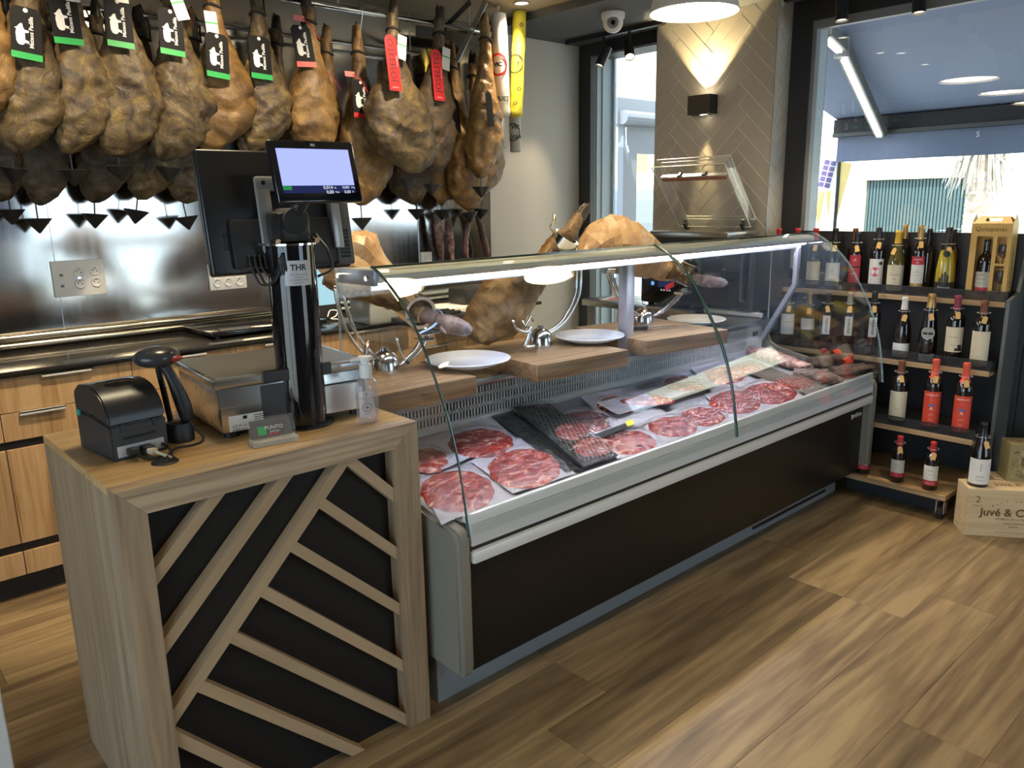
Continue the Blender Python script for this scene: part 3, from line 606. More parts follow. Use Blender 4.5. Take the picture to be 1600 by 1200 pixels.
# ---- acrylic card block, sanitiser bottle
ac = thing('card_stand', 'clear acrylic card stand with a green and red card inside', 'card stand', tuple(W(397, 702, Z=DZ)), math.atan2(-.02, .11)+.04)
M = Matrix.Rotation(-.45, 4, 'X')
G().box(0, .118, 0, .045, 0, .016, .002).build('foot', acrylic_edge, ac); G().box(0, .118, -.002, .008, .01, .075, .001, Matrix.Translation((0, .012, 0)) @ M).build('front_pane', acrylic, ac)
cd2 = G().box(.006, .112, .009, .0105, .018, .07, 0, Matrix.Translation((0, .012, 0)) @ M).build('card', pm('card_dark', (.09, .075, .06), .5), ac)
G().box(.024, .046, .0078, .0088, .03, .052, 0, Matrix.Translation((0, .012, 0)) @ M).build('card_green', green, cd2); G().box(.05, .075, .0078, .0088, .027, .031, 0, Matrix.Translation((0, .012, 0)) @ M).build('card_red', red, cd2)
g = G(); put_text(g, 'PUNTO', .014, on(Matrix.Translation((0, .012, 0)) @ M @ frame((.066, .0076, .046), (1, 0, 0), (0, 0, 1)))); put_text(g, 'ibericos', .008, on(Matrix.Translation((0, .012, 0)) @ M @ frame((.066, .0076, .036), (1, 0, 0), (0, 0, 1)))); g.build('lettering', ink_white, cd2)
sb = thing('hand_sanitiser', 'clear pump bottle of hand sanitiser at the right front of the desk', 'bottle', tuple(W(576, 660, Z=DZ)))
bodyp = [(0, 0), (.026, 0), (.031, .004), (.0315, .02), (.0315, .105), (.028, .12), (.018, .13), (.014, .134)]
E1 = Matrix.Diagonal((1.08, .8, 1, 1))
G().lathe(bodyp, 24, E1).build('bottle_body', glassy('sanitiser_plastic', (.9, .88, .86), rough=.05, milky=.1), sb, SM); G().lathe([(0, .003), (.026, .004), (.029, .02), (.029, .088), (0, .088)], 20, E1).build('gel', glassy('gel', (.93, .9, .9), milky=.06), sb, SM)
G().lathe([(.0165, .13), (.0175, .134), (.0175, .168), (.012, .17), (.012, .178), (.019, .18), (.019, .19), (0, .192)], 20).build('pump', white, sb, SM); G().box(-.045, 0, -.006, .006, .18, .188, .003).build('nozzle', white, sb, SM); G().cyl((.005, 0, .01), (-.002, 0, .135), .0022, n=6).build('dip_tube', white, sb)
def ell(x, y, a=math.radians(-118)):
    t = a+x/.028; return V(.0325*1.08*math.cos(t), .0325*.8*math.sin(t)-.0006, .06+y)
g = G(); g.grid(lambda u, v: ell((u-.5)*.04, (v-.5)*.075), 8, 2); lb = g.build('bottle_label', glassy('clear_label', (.9, .9, .9), milky=.3), sb)
g = G(); f = lambda x, y: ell(x, y)*1.0+V(0, -.0006, 0)
for s, z_, y in (('S', .012, .028), ('HIDROALCOHOL', .005, .016), ('GEL', .005, .009), ('75% ALC', .004, -.026)): put_text(g, s, z_, lambda x, yy, y=y: f(x, yy+y))
for k in range(24):
    a = 2*PI*k/24; b = 2*PI*(k+1)/24
    g.bm.faces.new([g.bm.verts.new(f(r*math.cos(t), r*math.sin(t)-.009)) for r, t in ((.0105, a), (.0105, b), (.012, b), (.012, a))])
for a, b, c, d in ((-.006, .006, -.001, .001), (-.001, .001, -.006, .006)): g.bm.faces.new([g.bm.verts.new(f(x, y-.009)) for x, y in ((a, c), (b, c), (b, d), (a, d))])
g.build('lettering', ink, lb)

# ================================================================== refrigerated case
CX0, CX1 = 1.28, 4.0
case = thing('display_case', 'long refrigerated meat display case with curved glass and black front', 'display case', (CX0, 1.65, 0))
def LC(g): return L(g, case)
MYZ = lambda x0: frame((x0, 0, 0), (0, 1, 0), (0, 0, 1), (1, 0, 0))
def prismX(g, poly, x0, x1): return g.prism(poly, 0, x1-x0, MYZ(x0))
cheek = [(1.655, .175), (1.645, .19), (1.645, .605), (1.65, .625), (1.665, .64), (2.2, .745), (2.245, .77), (2.262, .81), (2.27, .9), (2.68, .9), (2.68, .175)]
for x0, x1 in ((1.268, 1.322), (3.955, 4.008)):
    g = G(); prismX(g, cheek, x0, x1); bmesh.ops.bevel(g.bm, geom=[e for e in g.bm.edges if abs(e.verts[0].co.x-e.verts[1].co.x) < 1e-4], offset=.012, segments=3, affect='EDGES'); LC(g).build('cheek', cheek_mat, case, SM)
LC(G().box(1.30, 3.985, 1.815, 1.83, 0, .22).box(1.30, 1.315, 1.83, 2.66, 0, .2)).build('plinth', pm('plinth_grey', (.27, .285, .29), .4), case)
g = G(); g.cyl((1.318, 1.812, .098), (1.318, 1.816, .098), .005); LC(g).build('screw', chrome, case)
LC(G().box(3.15, 3.86, 1.808, 1.816, .03, .042)).build('plinth_slot', black, case)
LC(G().box(1.322, 3.955, 1.69, 1.71, .155, .53)).build('front_panel', pm('case_black', (.012, .011, .01), .3, spec=.25), case)
LC(G().box(1.322, 3.955, 1.64, 1.70, .528, .568, .008)).build('bumper', fab_white, case, SM)
LC(G().box(1.322, 3.955, 1.655, 1.70, .566, .584)).build('seal', black, case)
LC(G().box(1.322, 3.955, 1.646, 1.70, .583, .648, .003)).build('front_rail', pm('rail_enamel', (.56, .6, .62), .3), case)
LC(G().box(1.322, 3.955, 1.652, 1.672, .648, .682, .004).box(1.322, 3.955, 1.672, 1.69, .64, .668, .003)).build('tray_lip', white_gloss, case, SM)
dk = lambda y: .648+(y-1.67)*.117
g = G(); prismX(g, [(1.672, dk(1.672)), (2.29, dk(2.29)), (2.29, dk(2.29)-.01), (1.672, dk(1.672)-.01)], 1.322, 3.955); LC(g).build('display_deck', pm('deck_enamel', (.33, .35, .39), .35), case)
LC(G().box(1.322, 3.955, 1.71, 2.66, .2, .6)).build('case_body', fab_white, case); LC(G().box(1.322, 3.955, 2.34, 2.66, .2, .868)).build('rear_body', fab_white, case)
# rear grille with three rows of slots
gx0, gx1, gz0, gz1 = 1.34, 3.80, .742, .872
g = G(); rows = 3; pitch = .0155; rh = (gz1-gz0)/rows
for r in range(rows+1): z = gz0+r*rh; g.box(1.322, 3.955, 2.283, 2.287, z-.0065, z+.0065)
n = int((gx1-gx0)/pitch)
for r in range(rows):
    for k in range(n+1): x = gx0+k*pitch; g.box(x-.0036, x+.0036, 2.283, 2.287, gz0+r*rh, gz0+(r+1)*rh)
g.box(gx1-.002, 3.955, 2.282, 2.287, gz0-.004, gz1+.004); g.box(1.322, gx0, 2.282, 2.287, gz0, gz1); g.box(1.322, 3.955, 2.278, 2.287, .712, .74)
LC(g).build('rear_grille', grille_mat, case); LC(G().box(1.322, 3.955, 2.31, 2.335, .69, .868)).build('duct', black_matte, case)
LC(G().box(3.855, 3.9, 2.276, 2.283, .81, .835, .002)).build('switch', black, case)
LC(G().box(1.322, 3.955, 2.27, 2.285, .7, .714)).build('black_joint', black, case)
LC(G().box(1.285, 3.995, 2.255, 2.69, .868, .9, .003)).build('worktop', brushed('worktop_steel', (.42, .41, .39), .22, 0), case, SM)
# glass
gp = [(1.622, .632), (1.632, .70), (1.645, .78), (1.66, .85), (1.685, .93), (1.72, 1.012), (1.775, 1.11), (1.835, 1.205), (1.89, 1.265), (1.94, 1.306), (1.995, 1.343), (2.045, 1.366)]
sp = [(p.x, p.y) for p in spline([V(a, b, 0) for a, b in gp], 3)]
def off(ps, d):
    out = []
    for i in range(len(ps)):
        a = Vector(ps[max(i-1, 0)]); b = Vector(ps[min(i+1, len(ps)-1)]); t = (b-a).normalized(); out.append((ps[i][0]-t.y*d, ps[i][1]+t.x*d))
    return out
so = off(sp, .006); so2 = off(sp, .0105)
for x0, x1 in ((1.287, 2.652), (2.656, 3.99)):
    g = G()
    for ps in (sp, so):
        vs = [(g.bm.verts.new((x0, y, z)), g.bm.verts.new((x1, y, z))) for y, z in ps]
        for (a, b), (c, d) in zip(vs, vs[1:]): g.bm.faces.new((a, b, d, c))
    LC(g).build('curved_glass', clear_glass, case, True)
    for x in (x0, x1):
        g = G(); vs = [(g.bm.verts.new((x, *p)), g.bm.verts.new((x, *q))) for p, q in zip(sp, so2)]
        for (a, b), (c, d) in zip(vs, vs[1:]): g.bm.faces.new((a, b, d, c))
        ws_ = [(g.bm.verts.new((x+(.001 if x == x0 else -.001), *p)), g.bm.verts.new((x+(.001 if x == x0 else -.001), *q))) for p, q in zip(sp, so2)]
        for (a, b), (c, d) in zip(ws_, ws_[1:]): g.bm.faces.new((a, b, d, c))
        for i in (0, 1):
            for a, b, c, d in zip(vs, vs[1:], ws_, ws_[1:]): g.bm.faces.new((a[i], b[i], d[i], c[i]))
        LC(g).build('glass_edge', glass_edge if x < 3.9 else glassy('pale_glass_edge', (.7, .82, .8), milky=.3, mcol=(.5, .6, .6)), case, True)
    LC(G().box(x0, x1, sp[-1][0]-.002, sp[-1][0]+.004, sp[-1][1]-.001, sp[-1][1]+.006)).build('top_edge', glass_edge, case)
side = [(y+.012, z-.004) for y, z in sp[2:]] + [(2.265, 1.36), (2.27, .91), (2.245, .775), (2.2, .75), (1.66, .646)]
for x in (1.292, 3.978):
    g = G(); prismX(g, side, x, x+.005); LC(g).build('side_glass', clear_glass, case)
    g = G(); g.box(x-.0005, x+.0055, 2.264, 2.268, .9, 1.36); LC(g).build('side_glass_edge', glassy('pale_edge', (.75, .85, .83), milky=.35), case)
# light canopy
cp = [(2.05, 1.318), (2.035, 1.322), (2.026, 1.332), (2.026, 1.345), (2.035, 1.356), (2.06, 1.36), (2.235, 1.356), (2.24, 1.35), (2.24, 1.325), (2.235, 1.32)]
g = G(); prismX(g, cp, 1.3, 3.975); LC(g).build('light_canopy', pm('canopy_alu', (.6, .6, .53), .38, .3), case, SM)
LC(G().box(1.31, 3.965, 2.088, 2.092, 1.292, 1.322)).build('added_led_lip', alu, case); LC(G().box(1.34, 3.94, 2.05, 2.082, 1.313, 1.319)).build('led_strip', led_cool, case)  # lip added behind the strip to keep its light off the hams
LC(G().box(1.284, 1.300, 2.03, 2.245, 1.312, 1.36, .003)).build('end_plate', pm('plate_steel', (.5, .55, .66), .3, .4), case, SM)
for y in (2.05, 2.215): LC(G().cyl((1.268, y, 1.336), (1.286, y, 1.336), .0085)).build('glass_bolt', chrome, case)
g = G(); g.box(2.655, 2.705, 2.185, 2.235, .872, 1.318, .003); g.box(2.645, 2.715, 2.165, 2.245, .872, .882); LC(g).build('support_post', pm('post_alu', (.52, .52, .58), .32, .5), case, SM)
g = G(); g.tube([(3.93, 2.09, 1.315), (3.93, 2.092, 1.1), (3.93, 2.265, .79)], .017, 4); LC(g).build('bent_post', pm('post_alu2', (.45, .45, .52), .32, .5), case)
LC(G().box(3.93, 3.955, 2.28, 2.66, .9, .93, .008)).build('end_ledge', light_grey, case)
g = G(); M = frame((3.9, 1.689, .468), (1, 0, 0), (0, 0, 1)); put_text(g, 'infrico', .032, on(M @ Matrix.Translation((-.002, 0, 0))), .0006)
for a in range(3): g.prism([(.012*math.cos(t+a*2.1)-.062+.006*math.cos(a*2.1), .009*math.sin(t+a*2.1)+.006*math.sin(a*2.1)) for t in (0, 1, 2.2, 3.6)], 0, .0008, M)
LC(g).build('maker_lettering', ink_white, case)

# ---- chopping boards
def board(x0, x1, y0, y1, rot, label):
    o = thing('cutting_board', label, 'board', ((x0+x1)/2, (y0+y1)/2, .9005), rot, 'thick wooden boards on the display case')
    w, d = (x1-x0)/2, (y1-y0)/2
    G().box(-w, w, -d, d, 0, .065, .003).build('board', board_wood, o, SM); return o
b1 = board(1.30, 1.708, 2.07, 2.56, -.03, 'thick wooden board under the leftmost ham stand')
b2 = board(1.995, 2.465, 2.015, 2.53, -.1, 'thick wooden board under the middle ham stand')
b3 = board(2.68, 3.18, 2.02, 2.53, -.16, 'thick wooden board under the ham stand farthest right')
def plate(c, r, label, z=.9662):
    o = thing('plate', label, 'plate', (c[0], c[1], z), 0, 'white plates beside the cutting boards')
    G().lathe([(0, 0), (r*.55, 0), (r*.6, .004), (r, .026), (r*1.0, .03), (r*.985, .0315), (r*.62, .011), (0, .009)], 40).build('dish', white_gloss, o, True)
plate((1.79, 2.22), .157, 'white round plate between the left and middle cutting boards'); plate((2.475+.0, 2.24), .15, 'white round plate between the middle and right cutting boards'); plate(W(1088, 497.5, Z=.93), .155, 'white round plate to the right of the last cutting board', .9005)
kn = thing('knife', 'ham knife with a black handle lying on the right cutting board', 'knife', tuple(W(1005, 515, Z=.967)))
d = (W(1105, 509, Z=.967)-W(985, 516, Z=.967)); M = Matrix.Rotation(math.atan2(d.y, d.x), 4, 'Z')
G().box(-.1, .02, -.011, .011, 0, .018, .004, M).build('handle', black, kn, SM); G().prism([(.02, -.011), (.27, -.004), (.28, .004), (.02, .009)], .006, .0085, M).build('blade', chrome, kn)

# ---- carved hams on their stands
def limb(g, spine, rad, n=20, amp=.0, sc=9, up=V(0, 0, 1), seed=0, step=9):
    """closed organic body along the spine; rad = (half height, half width)"""
    P = spline(spine, step); N = len(P); R = []
    for i in range(N):
        f = i/step; k = min(int(f), len(rad)-2); t = f-k; t = t*t*(3-2*t)*.4+t*.6; R.append((rad[k][0]*(1-t)+rad[k+1][0]*t, rad[k][1]*(1-t)+rad[k+1][1]*t))
    rings = []
    for i, p in enumerate(P):
        tt = (P[min(i+1, N-1)]-P[max(i-1, 0)]).normalized(); sd = tt.cross(up).normalized(); u = sd.cross(tt)
        ring = []
        for k in range(n):
            a = 2*PI*k/n; q = p+u*math.sin(a)*R[i][0]+sd*math.cos(a)*R[i][1]
            q += (q-p).normalized()*amp*(noise.fractal(q*sc+V(seed*3.1, 0, 0), .8, 2, 4))
            ring.append(g.bm.verts.new(q))
        rings.append(ring)
    for a, b in zip(rings, rings[1:]):
        for k in range(n): g.bm.faces.new((a[k], a[(k+1) % n], b[(k+1) % n], b[k]))
    for ring, p, s in ((rings[0], P[0], 1), (rings[-1], P[-1], -1)):
        c = g.bm.verts.new(p)
        for k in range(n): g.bm.faces.new((ring[k], ring[(k+1) % n], c))
    return g
def ring_band(g, c, ax, r, w, th=.011, n=28):
    M = Matrix.Translation(c) @ Vector(ax).to_track_quat('Z', 'Y').to_matrix().to_4x4()
    return g.lathe([(r, -w/2), (r, w/2), (r-th, w/2), (r-th, -w/2), (r, -w/2)], n, M)
def WS(x, y, Y): return W(x, y, Y=Y-.073)
def dome(o, h=.085, r=.05):
    G().lathe([(0, 0), (r, 0), (r, .03), (r*.97, .036), (r*.94, .05), (r*.72, .07), (r*.35, h-.004), (r*.3, h+.006), (0, h+.008)], 28).build('base_dome', pm('dome_steel', (.7, .7, .7), .16, 1), o, SM)
def PT(o, lst, Y):
    """points of the thing at the depth Y"""
    out = []
    for q in lst:
        out.append(WS(q[0], q[1], q[2] if len(q) > 2 else Y)-Vector(o.location))
    return out
def hooves(o, a, b, mat, r=.024, name='trotter'):
    """cloven foot from a to b"""
    d = (b-a).normalized(); s = d.cross(V(0, 0, 1)).normalized(); g = G()
    for k in (-1, 1):
        limb(g, [a-d*.01+s*k*r*.3, a+d*(b-a).length*.3+s*k*r*.42, a+d*(b-a).length*.72+s*k*r*.6, b+s*k*r*.72], [(r*.8, r*.7), (r*1.12, r*.8), (r*.95, r*.55), (r*.45, r*.32)], 12, .003, 40)
        limb(g, [a+d*.012+s*k*r*.9-V(0, 0, r*.6), a+d*.035+s*k*r*1.25-V(0, 0, r*1.1)], [(r*.35, r*.35), (r*.15, r*.15)], 6)
    h = g.build(name, mat, o, True)
    if name == 'trotter':
        g = G()
        for k in (-1, 1): limb(g, [a+d*(b-a).length*.68+s*k*r*.62, a+d*(b-a).length*.85+s*k*r*.7, b+d*.006+s*k*r*.7], [(r*.6, r*.4), (r*.85, r*.5), (r*.3, r*.22)], 10)
        g.build('hoof_tip', bpy.data.materials.get('hoof_grey') or blotch('hoof_grey', ((.3, (.05, .04, .045)), (.6, (.2, .17, .18)), (.8, (.36, .32, .32))), 14, .45, .3), h, True)
    return h
# left stand
s1 = thing('ham_stand', 'steel ham stand on the leftmost wooden board', 'ham stand', (1.512, 2.345, .9658), 0, 'steel ham stands on wooden boards')
dome(s1)
for dx in (0, .03):
    g = G(); g.tube(spline([p+V(dx, .012, 0) for p in PT(s1, [(526, 447), (531, 478), (545, 518), (566, 548), (588, 565), (606, 573), (630, 567), (652, 545), (668, 512)], 2.425)], 5), .0065, 8); g.build('arc_rod', chrome, s1, True)
g = G(); c1 = WS(650, 484, 2.36)-Vector(s1.location); ax1 = (WS(665, 493, 2.28)-WS(640, 476, 2.42)).normalized(); ring_band(g, c1, ax1, .058, .085); g.build('clamp_ring', chrome, s1, SM)
G().box(-.04, .045, -.03, .03, -.008, .006, .002, Matrix.Translation(PT(s1, [(665, 518)], 2.4)[0])).build('bracket', chrome, s1); G().box(-.035, .035, -.02, .02, -.006, .006, .002, Matrix.Translation(PT(s1, [(662, 530)], 2.41)[0])).build('bracket', chrome, s1)
G().tube(PT(s1, [(575, 532), (571, 552), (568, 580)], 2.36), .0075, 8).build('lever', pm('copper_steel', (.55, .38, .3), .25, 1), s1, True); G().tube(spline(PT(s1, [(619, 528), (626, 548), (632, 562), (626, 570), (616, 571)], 2.38), 4), .006, 8).build('lever', chrome, s1, True); G().ball(PT(s1, [(637, 566)], 2.38)[0], .008).build('lever_knob', black, s1)
G().cyl(c1+V(.0, 0, .05), c1+V(.03, 0, .1), .004).build('clamp_screw', chrome, s1)
h1 = thing('carved_ham', 'half carved ham with pale fat clamped in the leftmost stand', 'ham', tuple(WS(560, 420, 2.45)))
g = G(); limb(g, PT(h1, [(503, 420, 2.5), (526, 414, 2.5), (553, 414, 2.48), (585, 434, 2.45), (614, 455, 2.42), (645, 478, 2.38), (664, 490, 2.33)], 2.45), [(.03, .03), (.105, .08), (.125, .1), (.094, .085), (.062, .058), (.037, .037), (.032, .032)], 20, .022, 13, step=4); g.build('ham_body', ham_fat, h1, math.radians(13))
g = G(); limb(g, PT(h1, [(506, 436, 2.5), (545, 449, 2.47), (590, 462, 2.44), (630, 480, 2.4)], 2.45), [(.02, .03), (.04, .085), (.034, .08), (.02, .035)], 16, .01, 14, seed=3); g.build('rind', ham_lean, h1, True)
g = G(); limb(g, PT(h1, [(560, 362, 2.47), (582, 385, 2.44), (600, 405, 2.42)], 2.45), [(.008, .02), (.012, .03), (.006, .015)], 10, .004, 20); g.build('lean_cut', meat_dark, h1, True)
g = G(); limb(g, PT(h1, [(655, 486, 2.35), (672, 494, 2.32), (684, 500, 2.3)], 2.3), [(.031, .031), (.028, .028), (.024, .024)], 14, .004, 30); g.build('shank', hoof_pink, h1, True)
p = PT(h1, [(684, 500, 2.3), (735, 517, 2.22)], 2.3); hooves(h1, p[0], p[1], hoof_pink, .029)
g = G(); q = PT(h1, [(684, 498, 2.3)], 2.3)[0]; g.tube([q+V(.026*math.cos(a)*.3, .028*math.sin(a), .028*math.cos(a)) for a in [k*PI/8 for k in range(16)]], .003, 6, closed=True); g.tube(spline(PT(h1, [(682, 505, 2.27), (672, 513, 2.26), (655, 521, 2.26)], 2.3)), .004, 6); g.build('blue_tie', pm('tie_blue', (.35, .5, .8), .5), h1)
# middle stand
s2 = thing('ham_stand', 'steel ham stand on the middle wooden board', 'ham stand', (2.242, 2.297, .9658), 0, 'steel ham stands on wooden boards')
dome(s2, .085, .048)
for dx in (0, .028):
    g = G(); g.tube(spline([p+V(dx, .012, 0) for p in PT(s2, [(893, 384), (902, 410), (904, 445), (897, 475), (880, 503), (858, 520), (846, 524)], 2.38)], 5), .0065, 8); g.build('arc_rod', chrome, s2, True)
g = G(); c2 = WS(879, 381, 2.36)-Vector(s2.location); ax2 = (WS(893, 360, 2.33)-WS(872, 392, 2.38)).normalized(); ring_band(g, c2, ax2, .056, .07); g.build('clamp_ring', chrome, s2, SM)
G().tube(PT(s2, [(866, 335), (866, 347), (860, 354), (868, 366), (876, 373)], 2.37), .006, 8).build('clamp_screw', pm('brass_screw', (.6, .5, .3), .25, 1), s2, True)
g = G(); g.tube(spline(PT(s2, [(800, 500), (808, 514), (820, 519), (830, 516)], 2.33), 4), .006, 8); g.tube(PT(s2, [(800, 500), (814, 504), (824, 512)], 2.36), .005, 8); g.tube(PT(s2, [(816, 500), (820, 512), (829, 494), (833, 502)], 2.33), .005, 8); g.tube(spline(PT(s2, [(829, 510), (824, 530), (820, 542), (836, 541)], 2.33), 4), .0075, 8); g.build('fork_spike', chrome, s2, True)
h2 = thing('carved_ham', 'whole brown ham standing on end in the middle stand with hoof up', 'ham', tuple(WS(785, 500, 2.4)))
g = G(); limb(g, PT(h2, [(738, 522, 2.42), (752, 508, 2.42), (777, 484, 2.41), (806, 455, 2.4), (835, 424, 2.39), (862, 396, 2.375), (890, 366, 2.35)], 2.4), [(.03, .04), (.088, .075), (.118, .085), (.1, .08), (.07, .06), (.042, .042), (.03, .03)], 36, .022, 11, seed=5); g.build('ham_body', ham_lean, h2, True)
g = G(); limb(g, PT(h2, [(768, 470, 2.4), (765, 456, 2.4), (762, 447, 2.4)], 2.4), [(.028, .02), (.024, .018), (.012, .012)], 10, .012, 30); g.build('bone_end', ham_lean, h2, True)
g = G(); limb(g, PT(h2, [(800, 446, 2.36), (830, 420, 2.34), (862, 392, 2.34)], 2.4), [(.012, .02), (.018, .03), (.008, .012)], 10, .006, 20); g.build('lean_cut', ham_dark, h2, True)
g = G(); limb(g, PT(h2, [(886, 370, 2.35), (897, 352, 2.34), (905, 338, 2.34)], 2.4), [(.03, .03), (.027, .027), (.025, .025)], 12, .004, 30); g.build('shank', hoof_tan, h2, True)
p = PT(h2, [(904, 342, 2.34), (918, 319, 2.33)], 2.3); d = (p[1]-p[0]).normalized(); hooves(h2, p[0]-d*.012, p[1], hoof_dark, .021, 'hoof')
# right stand
s3 = thing('ham_stand', 'steel ham stand on the wooden board farthest right', 'ham stand', (2.992, 2.358, .9658), 0, 'steel ham stands on wooden boards')
dome(s3, .085, .048)
for dx in (0, .03):
    g = G(); g.tube(spline([p+V(dx, .01, 0) for p in PT(s3, [(950, 421), (956, 442), (970, 470), (986, 488), (1006, 497), (1028, 492), (1052, 472), (1070, 452)], 2.44)], 5), .0065, 8); g.build('arc_rod', chrome, s3, True)
G().cyl(*PT(s3, [(944, 421, 2.42), (957, 421, 2.42)], 2.42), .02, n=14).build('pivot', chrome, s3, SM)
g = G(); c3 = WS(1072, 428, 2.4)-Vector(s3.location); ax3 = (WS(1086, 436, 2.34)-WS(1058, 424, 2.44)).normalized(); ring_band(g, c3, ax3, .056, .08); g.build('clamp_ring', chrome, s3, SM)
G().box(-.04, .04, -.025, .025, -.008, .006, .002, Matrix.Translation(PT(s3, [(1067, 457)], 2.42)[0])).build('bracket', chrome, s3); G().tube(PT(s3, [(1078, 408, 2.4), (1084, 398, 2.4), (1090, 395, 2.4)], 2.4), .005, 6).build('clamp_screw', chrome, s3); G().tube(spline(PT(s3, [(984, 484), (990, 496), (996, 496)], 2.38), 4), .006, 8).build('lever', chrome, s3, True); G().tube(PT(s3, [(1005, 472), (1010, 486)], 2.38), .006, 8).build('lever', chrome, s3, True)
h3 = thing('carved_ham', 'orange fat ham clamped in the stand farthest right', 'ham', tuple(WS(975, 385, 2.47)))
g = G(); limb(g, PT(h3, [(905, 403, 2.52), (928, 386, 2.52), (957, 380, 2.5), (988, 392, 2.48), (1018, 408, 2.46), (1046, 420, 2.43), (1075, 430, 2.39)], 2.45), [(.015, .03), (.085, .08), (.142, .11), (.125, .1), (.085, .075), (.055, .05), (.04, .038)], 20, .022, 12, seed=8, step=4); g.build('ham_body', ham_fat, h3, math.radians(13))
g = G(); limb(g, PT(h3, [(1040, 418, 2.42), (1060, 426, 2.41), (1078, 433, 2.37)], 2.45), [(.056, .052), (.047, .045), (.038, .036)], 16, .006, 24, seed=2); g.build('rind', ham_lean, h3, True)
g = G(); limb(g, PT(h3, [(1072, 430, 2.39), (1088, 436, 2.35), (1100, 439, 2.33)], 2.4), [(.034, .034), (.029, .029), (.025, .025)], 12, .004, 30); g.build('shank', hoof_pink, h3, True)
p = PT(h3, [(1096, 438, 2.33), (1132, 442, 2.27)], 2.3); hooves(h3, p[0], p[1], hoof_pink, .027)
G().box(-.035, .035, -.001, .001, -.012, .012, 0, Matrix.Translation(PT(h3, [(1046, 447, 2.36)], 2.4)[0]) @ Matrix.Rotation(-.25, 4, 'Y')).build('red_tag', red, h3)

# ---- packs of sliced meat lying on the deck
def deck(x, y):
    d_ = W(x, y, Z=0)-V(0, 0, CAM_H); d_ = d_/(-CAM_H)   # per metre down
    d_ = FW*F_PX + RT*(x-800) + UP*(600-y)
    n_ = V(0, -.117, 1); o_ = V(0, 1.67, .648); t_ = (o_-V(0, 0, CAM_H)).dot(n_)/d_.dot(n_)
    return V(0, 0, CAM_H)+d_*t_
NZ = V(0, -.117, 1).normalized()
def pack(label, quad, meats, lift=.004, back=bag_back, mat=meat, name='meat_pack', h=.012, netted=False, film=True):
    P = [deck(*q) for q in quad]; c = (P[0]+P[1]+P[2]+P[3])/4
    o = thing(name, label, 'meat pack', tuple(c+NZ*lift), 0, None); P = [p-c for p in P]
    rr = random.Random(len(label)*13+int(quad[0][0])); sd = rr.uniform(0, 50)
    bil = lambda u, v: P[0]*(1-u)*(1-v)+P[1]*u*(1-v)+P[2]*u*v+P[3]*(1-u)*v
    E_ = []
    for m in meats:
        mc = deck(m[0], m[1])-c; du = (deck(m[0]+m[2], m[1])-deck(m[0]-m[2], m[1]))/2; dv = (deck(m[0], m[1]+m[3])-deck(m[0], m[1]-m[3]))/2
        E_.append((mc, du, dv))
    def hgt(p):
        k = 0
        for mc, du, dv in E_:
            q = p-mc; det = du.x*dv.y-du.y*dv.x; a = (q.x*dv.y-q.y*dv.x)/det; b = (du.x*q.y-du.y*q.x)/det; r = math.hypot(a, b); k = max(k, 1-max(0, r-.85)/.4)
        return max(k, 0)
    wr = lambda p, s, a: a*noise.fractal(p*s+V(sd, 0, 0), .8, 2, 3)
    g = G(); g.grid(lambda u, v: bil(u, v)+NZ*(.0015+wr(bil(u, v), 22, .003)), 10, 10); g.build('backing', back, o, True)
    for mc, du, dv in E_:
        g = G(); nr, na = 7, 40
        cv = g.bm.verts.new(mc+NZ*h); prev = None
        for i in range(1, nr+1):
            r = i/nr; ring = []
            for k in range(na):
                a = 2*PI*k/na; w_ = 1+(.05*noise.noise(V(math.cos(a)*2, math.sin(a)*2, sd))+.02*math.sin(a*11+sd))*r
                q = mc+(du*math.cos(a)+dv*math.sin(a))*r*w_
                zz = h*(1-.25*r*r)+.0028*math.sin(a*7+r*9+sd)*r+.002*math.sin(r*26+a*2) if i < nr else .002
                ring.append(g.bm.verts.new(q+NZ*zz))
            for k in range(na):
                if prev: g.bm.faces.new((prev[k], prev[(k+1) % na], ring[(k+1) % na], ring[k]))
                else: g.bm.faces.new((cv, ring[k], ring[(k+1) % na]))
            prev = ring
        g.build('sliced_meat', mat, o, True)
    if film:
        g = G(); g.grid(lambda u, v: bil(u, v)+NZ*(.003+hgt(bil(u, v))*(h+.003)+abs(wr(bil(u, v), 30, .006))), 22, 22); g.build('film', bag, o, True)
    if netted:
        g = G()
        for k in range(netted):
            t = (k+.5)/netted
            for a, b in (((0, t), (t, 0)), ((t, 1), (1, t)), ((0, t), (1-t, 1)), ((t, 0), (1, 1-t))): g.tube([bil(*a)+NZ*(h+.008), (bil(*a)+bil(*b))/2+NZ*(h+.012), bil(*b)+NZ*(h+.008)], .0009, 3)
        x = g.build('netting', pm('net_silver', (.3, .28, .25), .35, .6), o); x['kind'] = 'stuff'
    return o
foil = pm('black_foil', (.012, .012, .012), .22, coat=.3, bump=.4, bscale=30)
pack('large round pack of sliced meat nearest the left end of the case', ((652, 752), (738, 727), (808, 778), (690, 822)), ((715, 769, 58, 33),))
pack('large round pack of sliced ham right of the nearest round pack', ((735, 724), (822, 684), (900, 745), (800, 777)), ((820, 736, 57, 31),), lift=.01)
pack('pack of marbled neck slices behind the two nearest round packs', ((664, 690), (765, 652), (806, 690), (690, 738)), ((752, 696, 52, 23),), lift=.008)
pack('partly hidden meat pack in the back left corner by the desk', ((646, 694), (664, 688), (712, 722), (648, 740)), ((668, 722, 36, 19),), lift=.003)
pack('black foil pack under the netted pack of slices', ((764, 652), (800, 645), (908, 738), (884, 744)), (), back=foil, film=False, lift=.012)
pack('long netted black pack of red slices at the centre left', ((801, 644), (858, 639), (966, 722), (910, 740)), ((893, 683, 27, 14), (925, 708, 31, 15)), back=foil, lift=.022, netted=9)
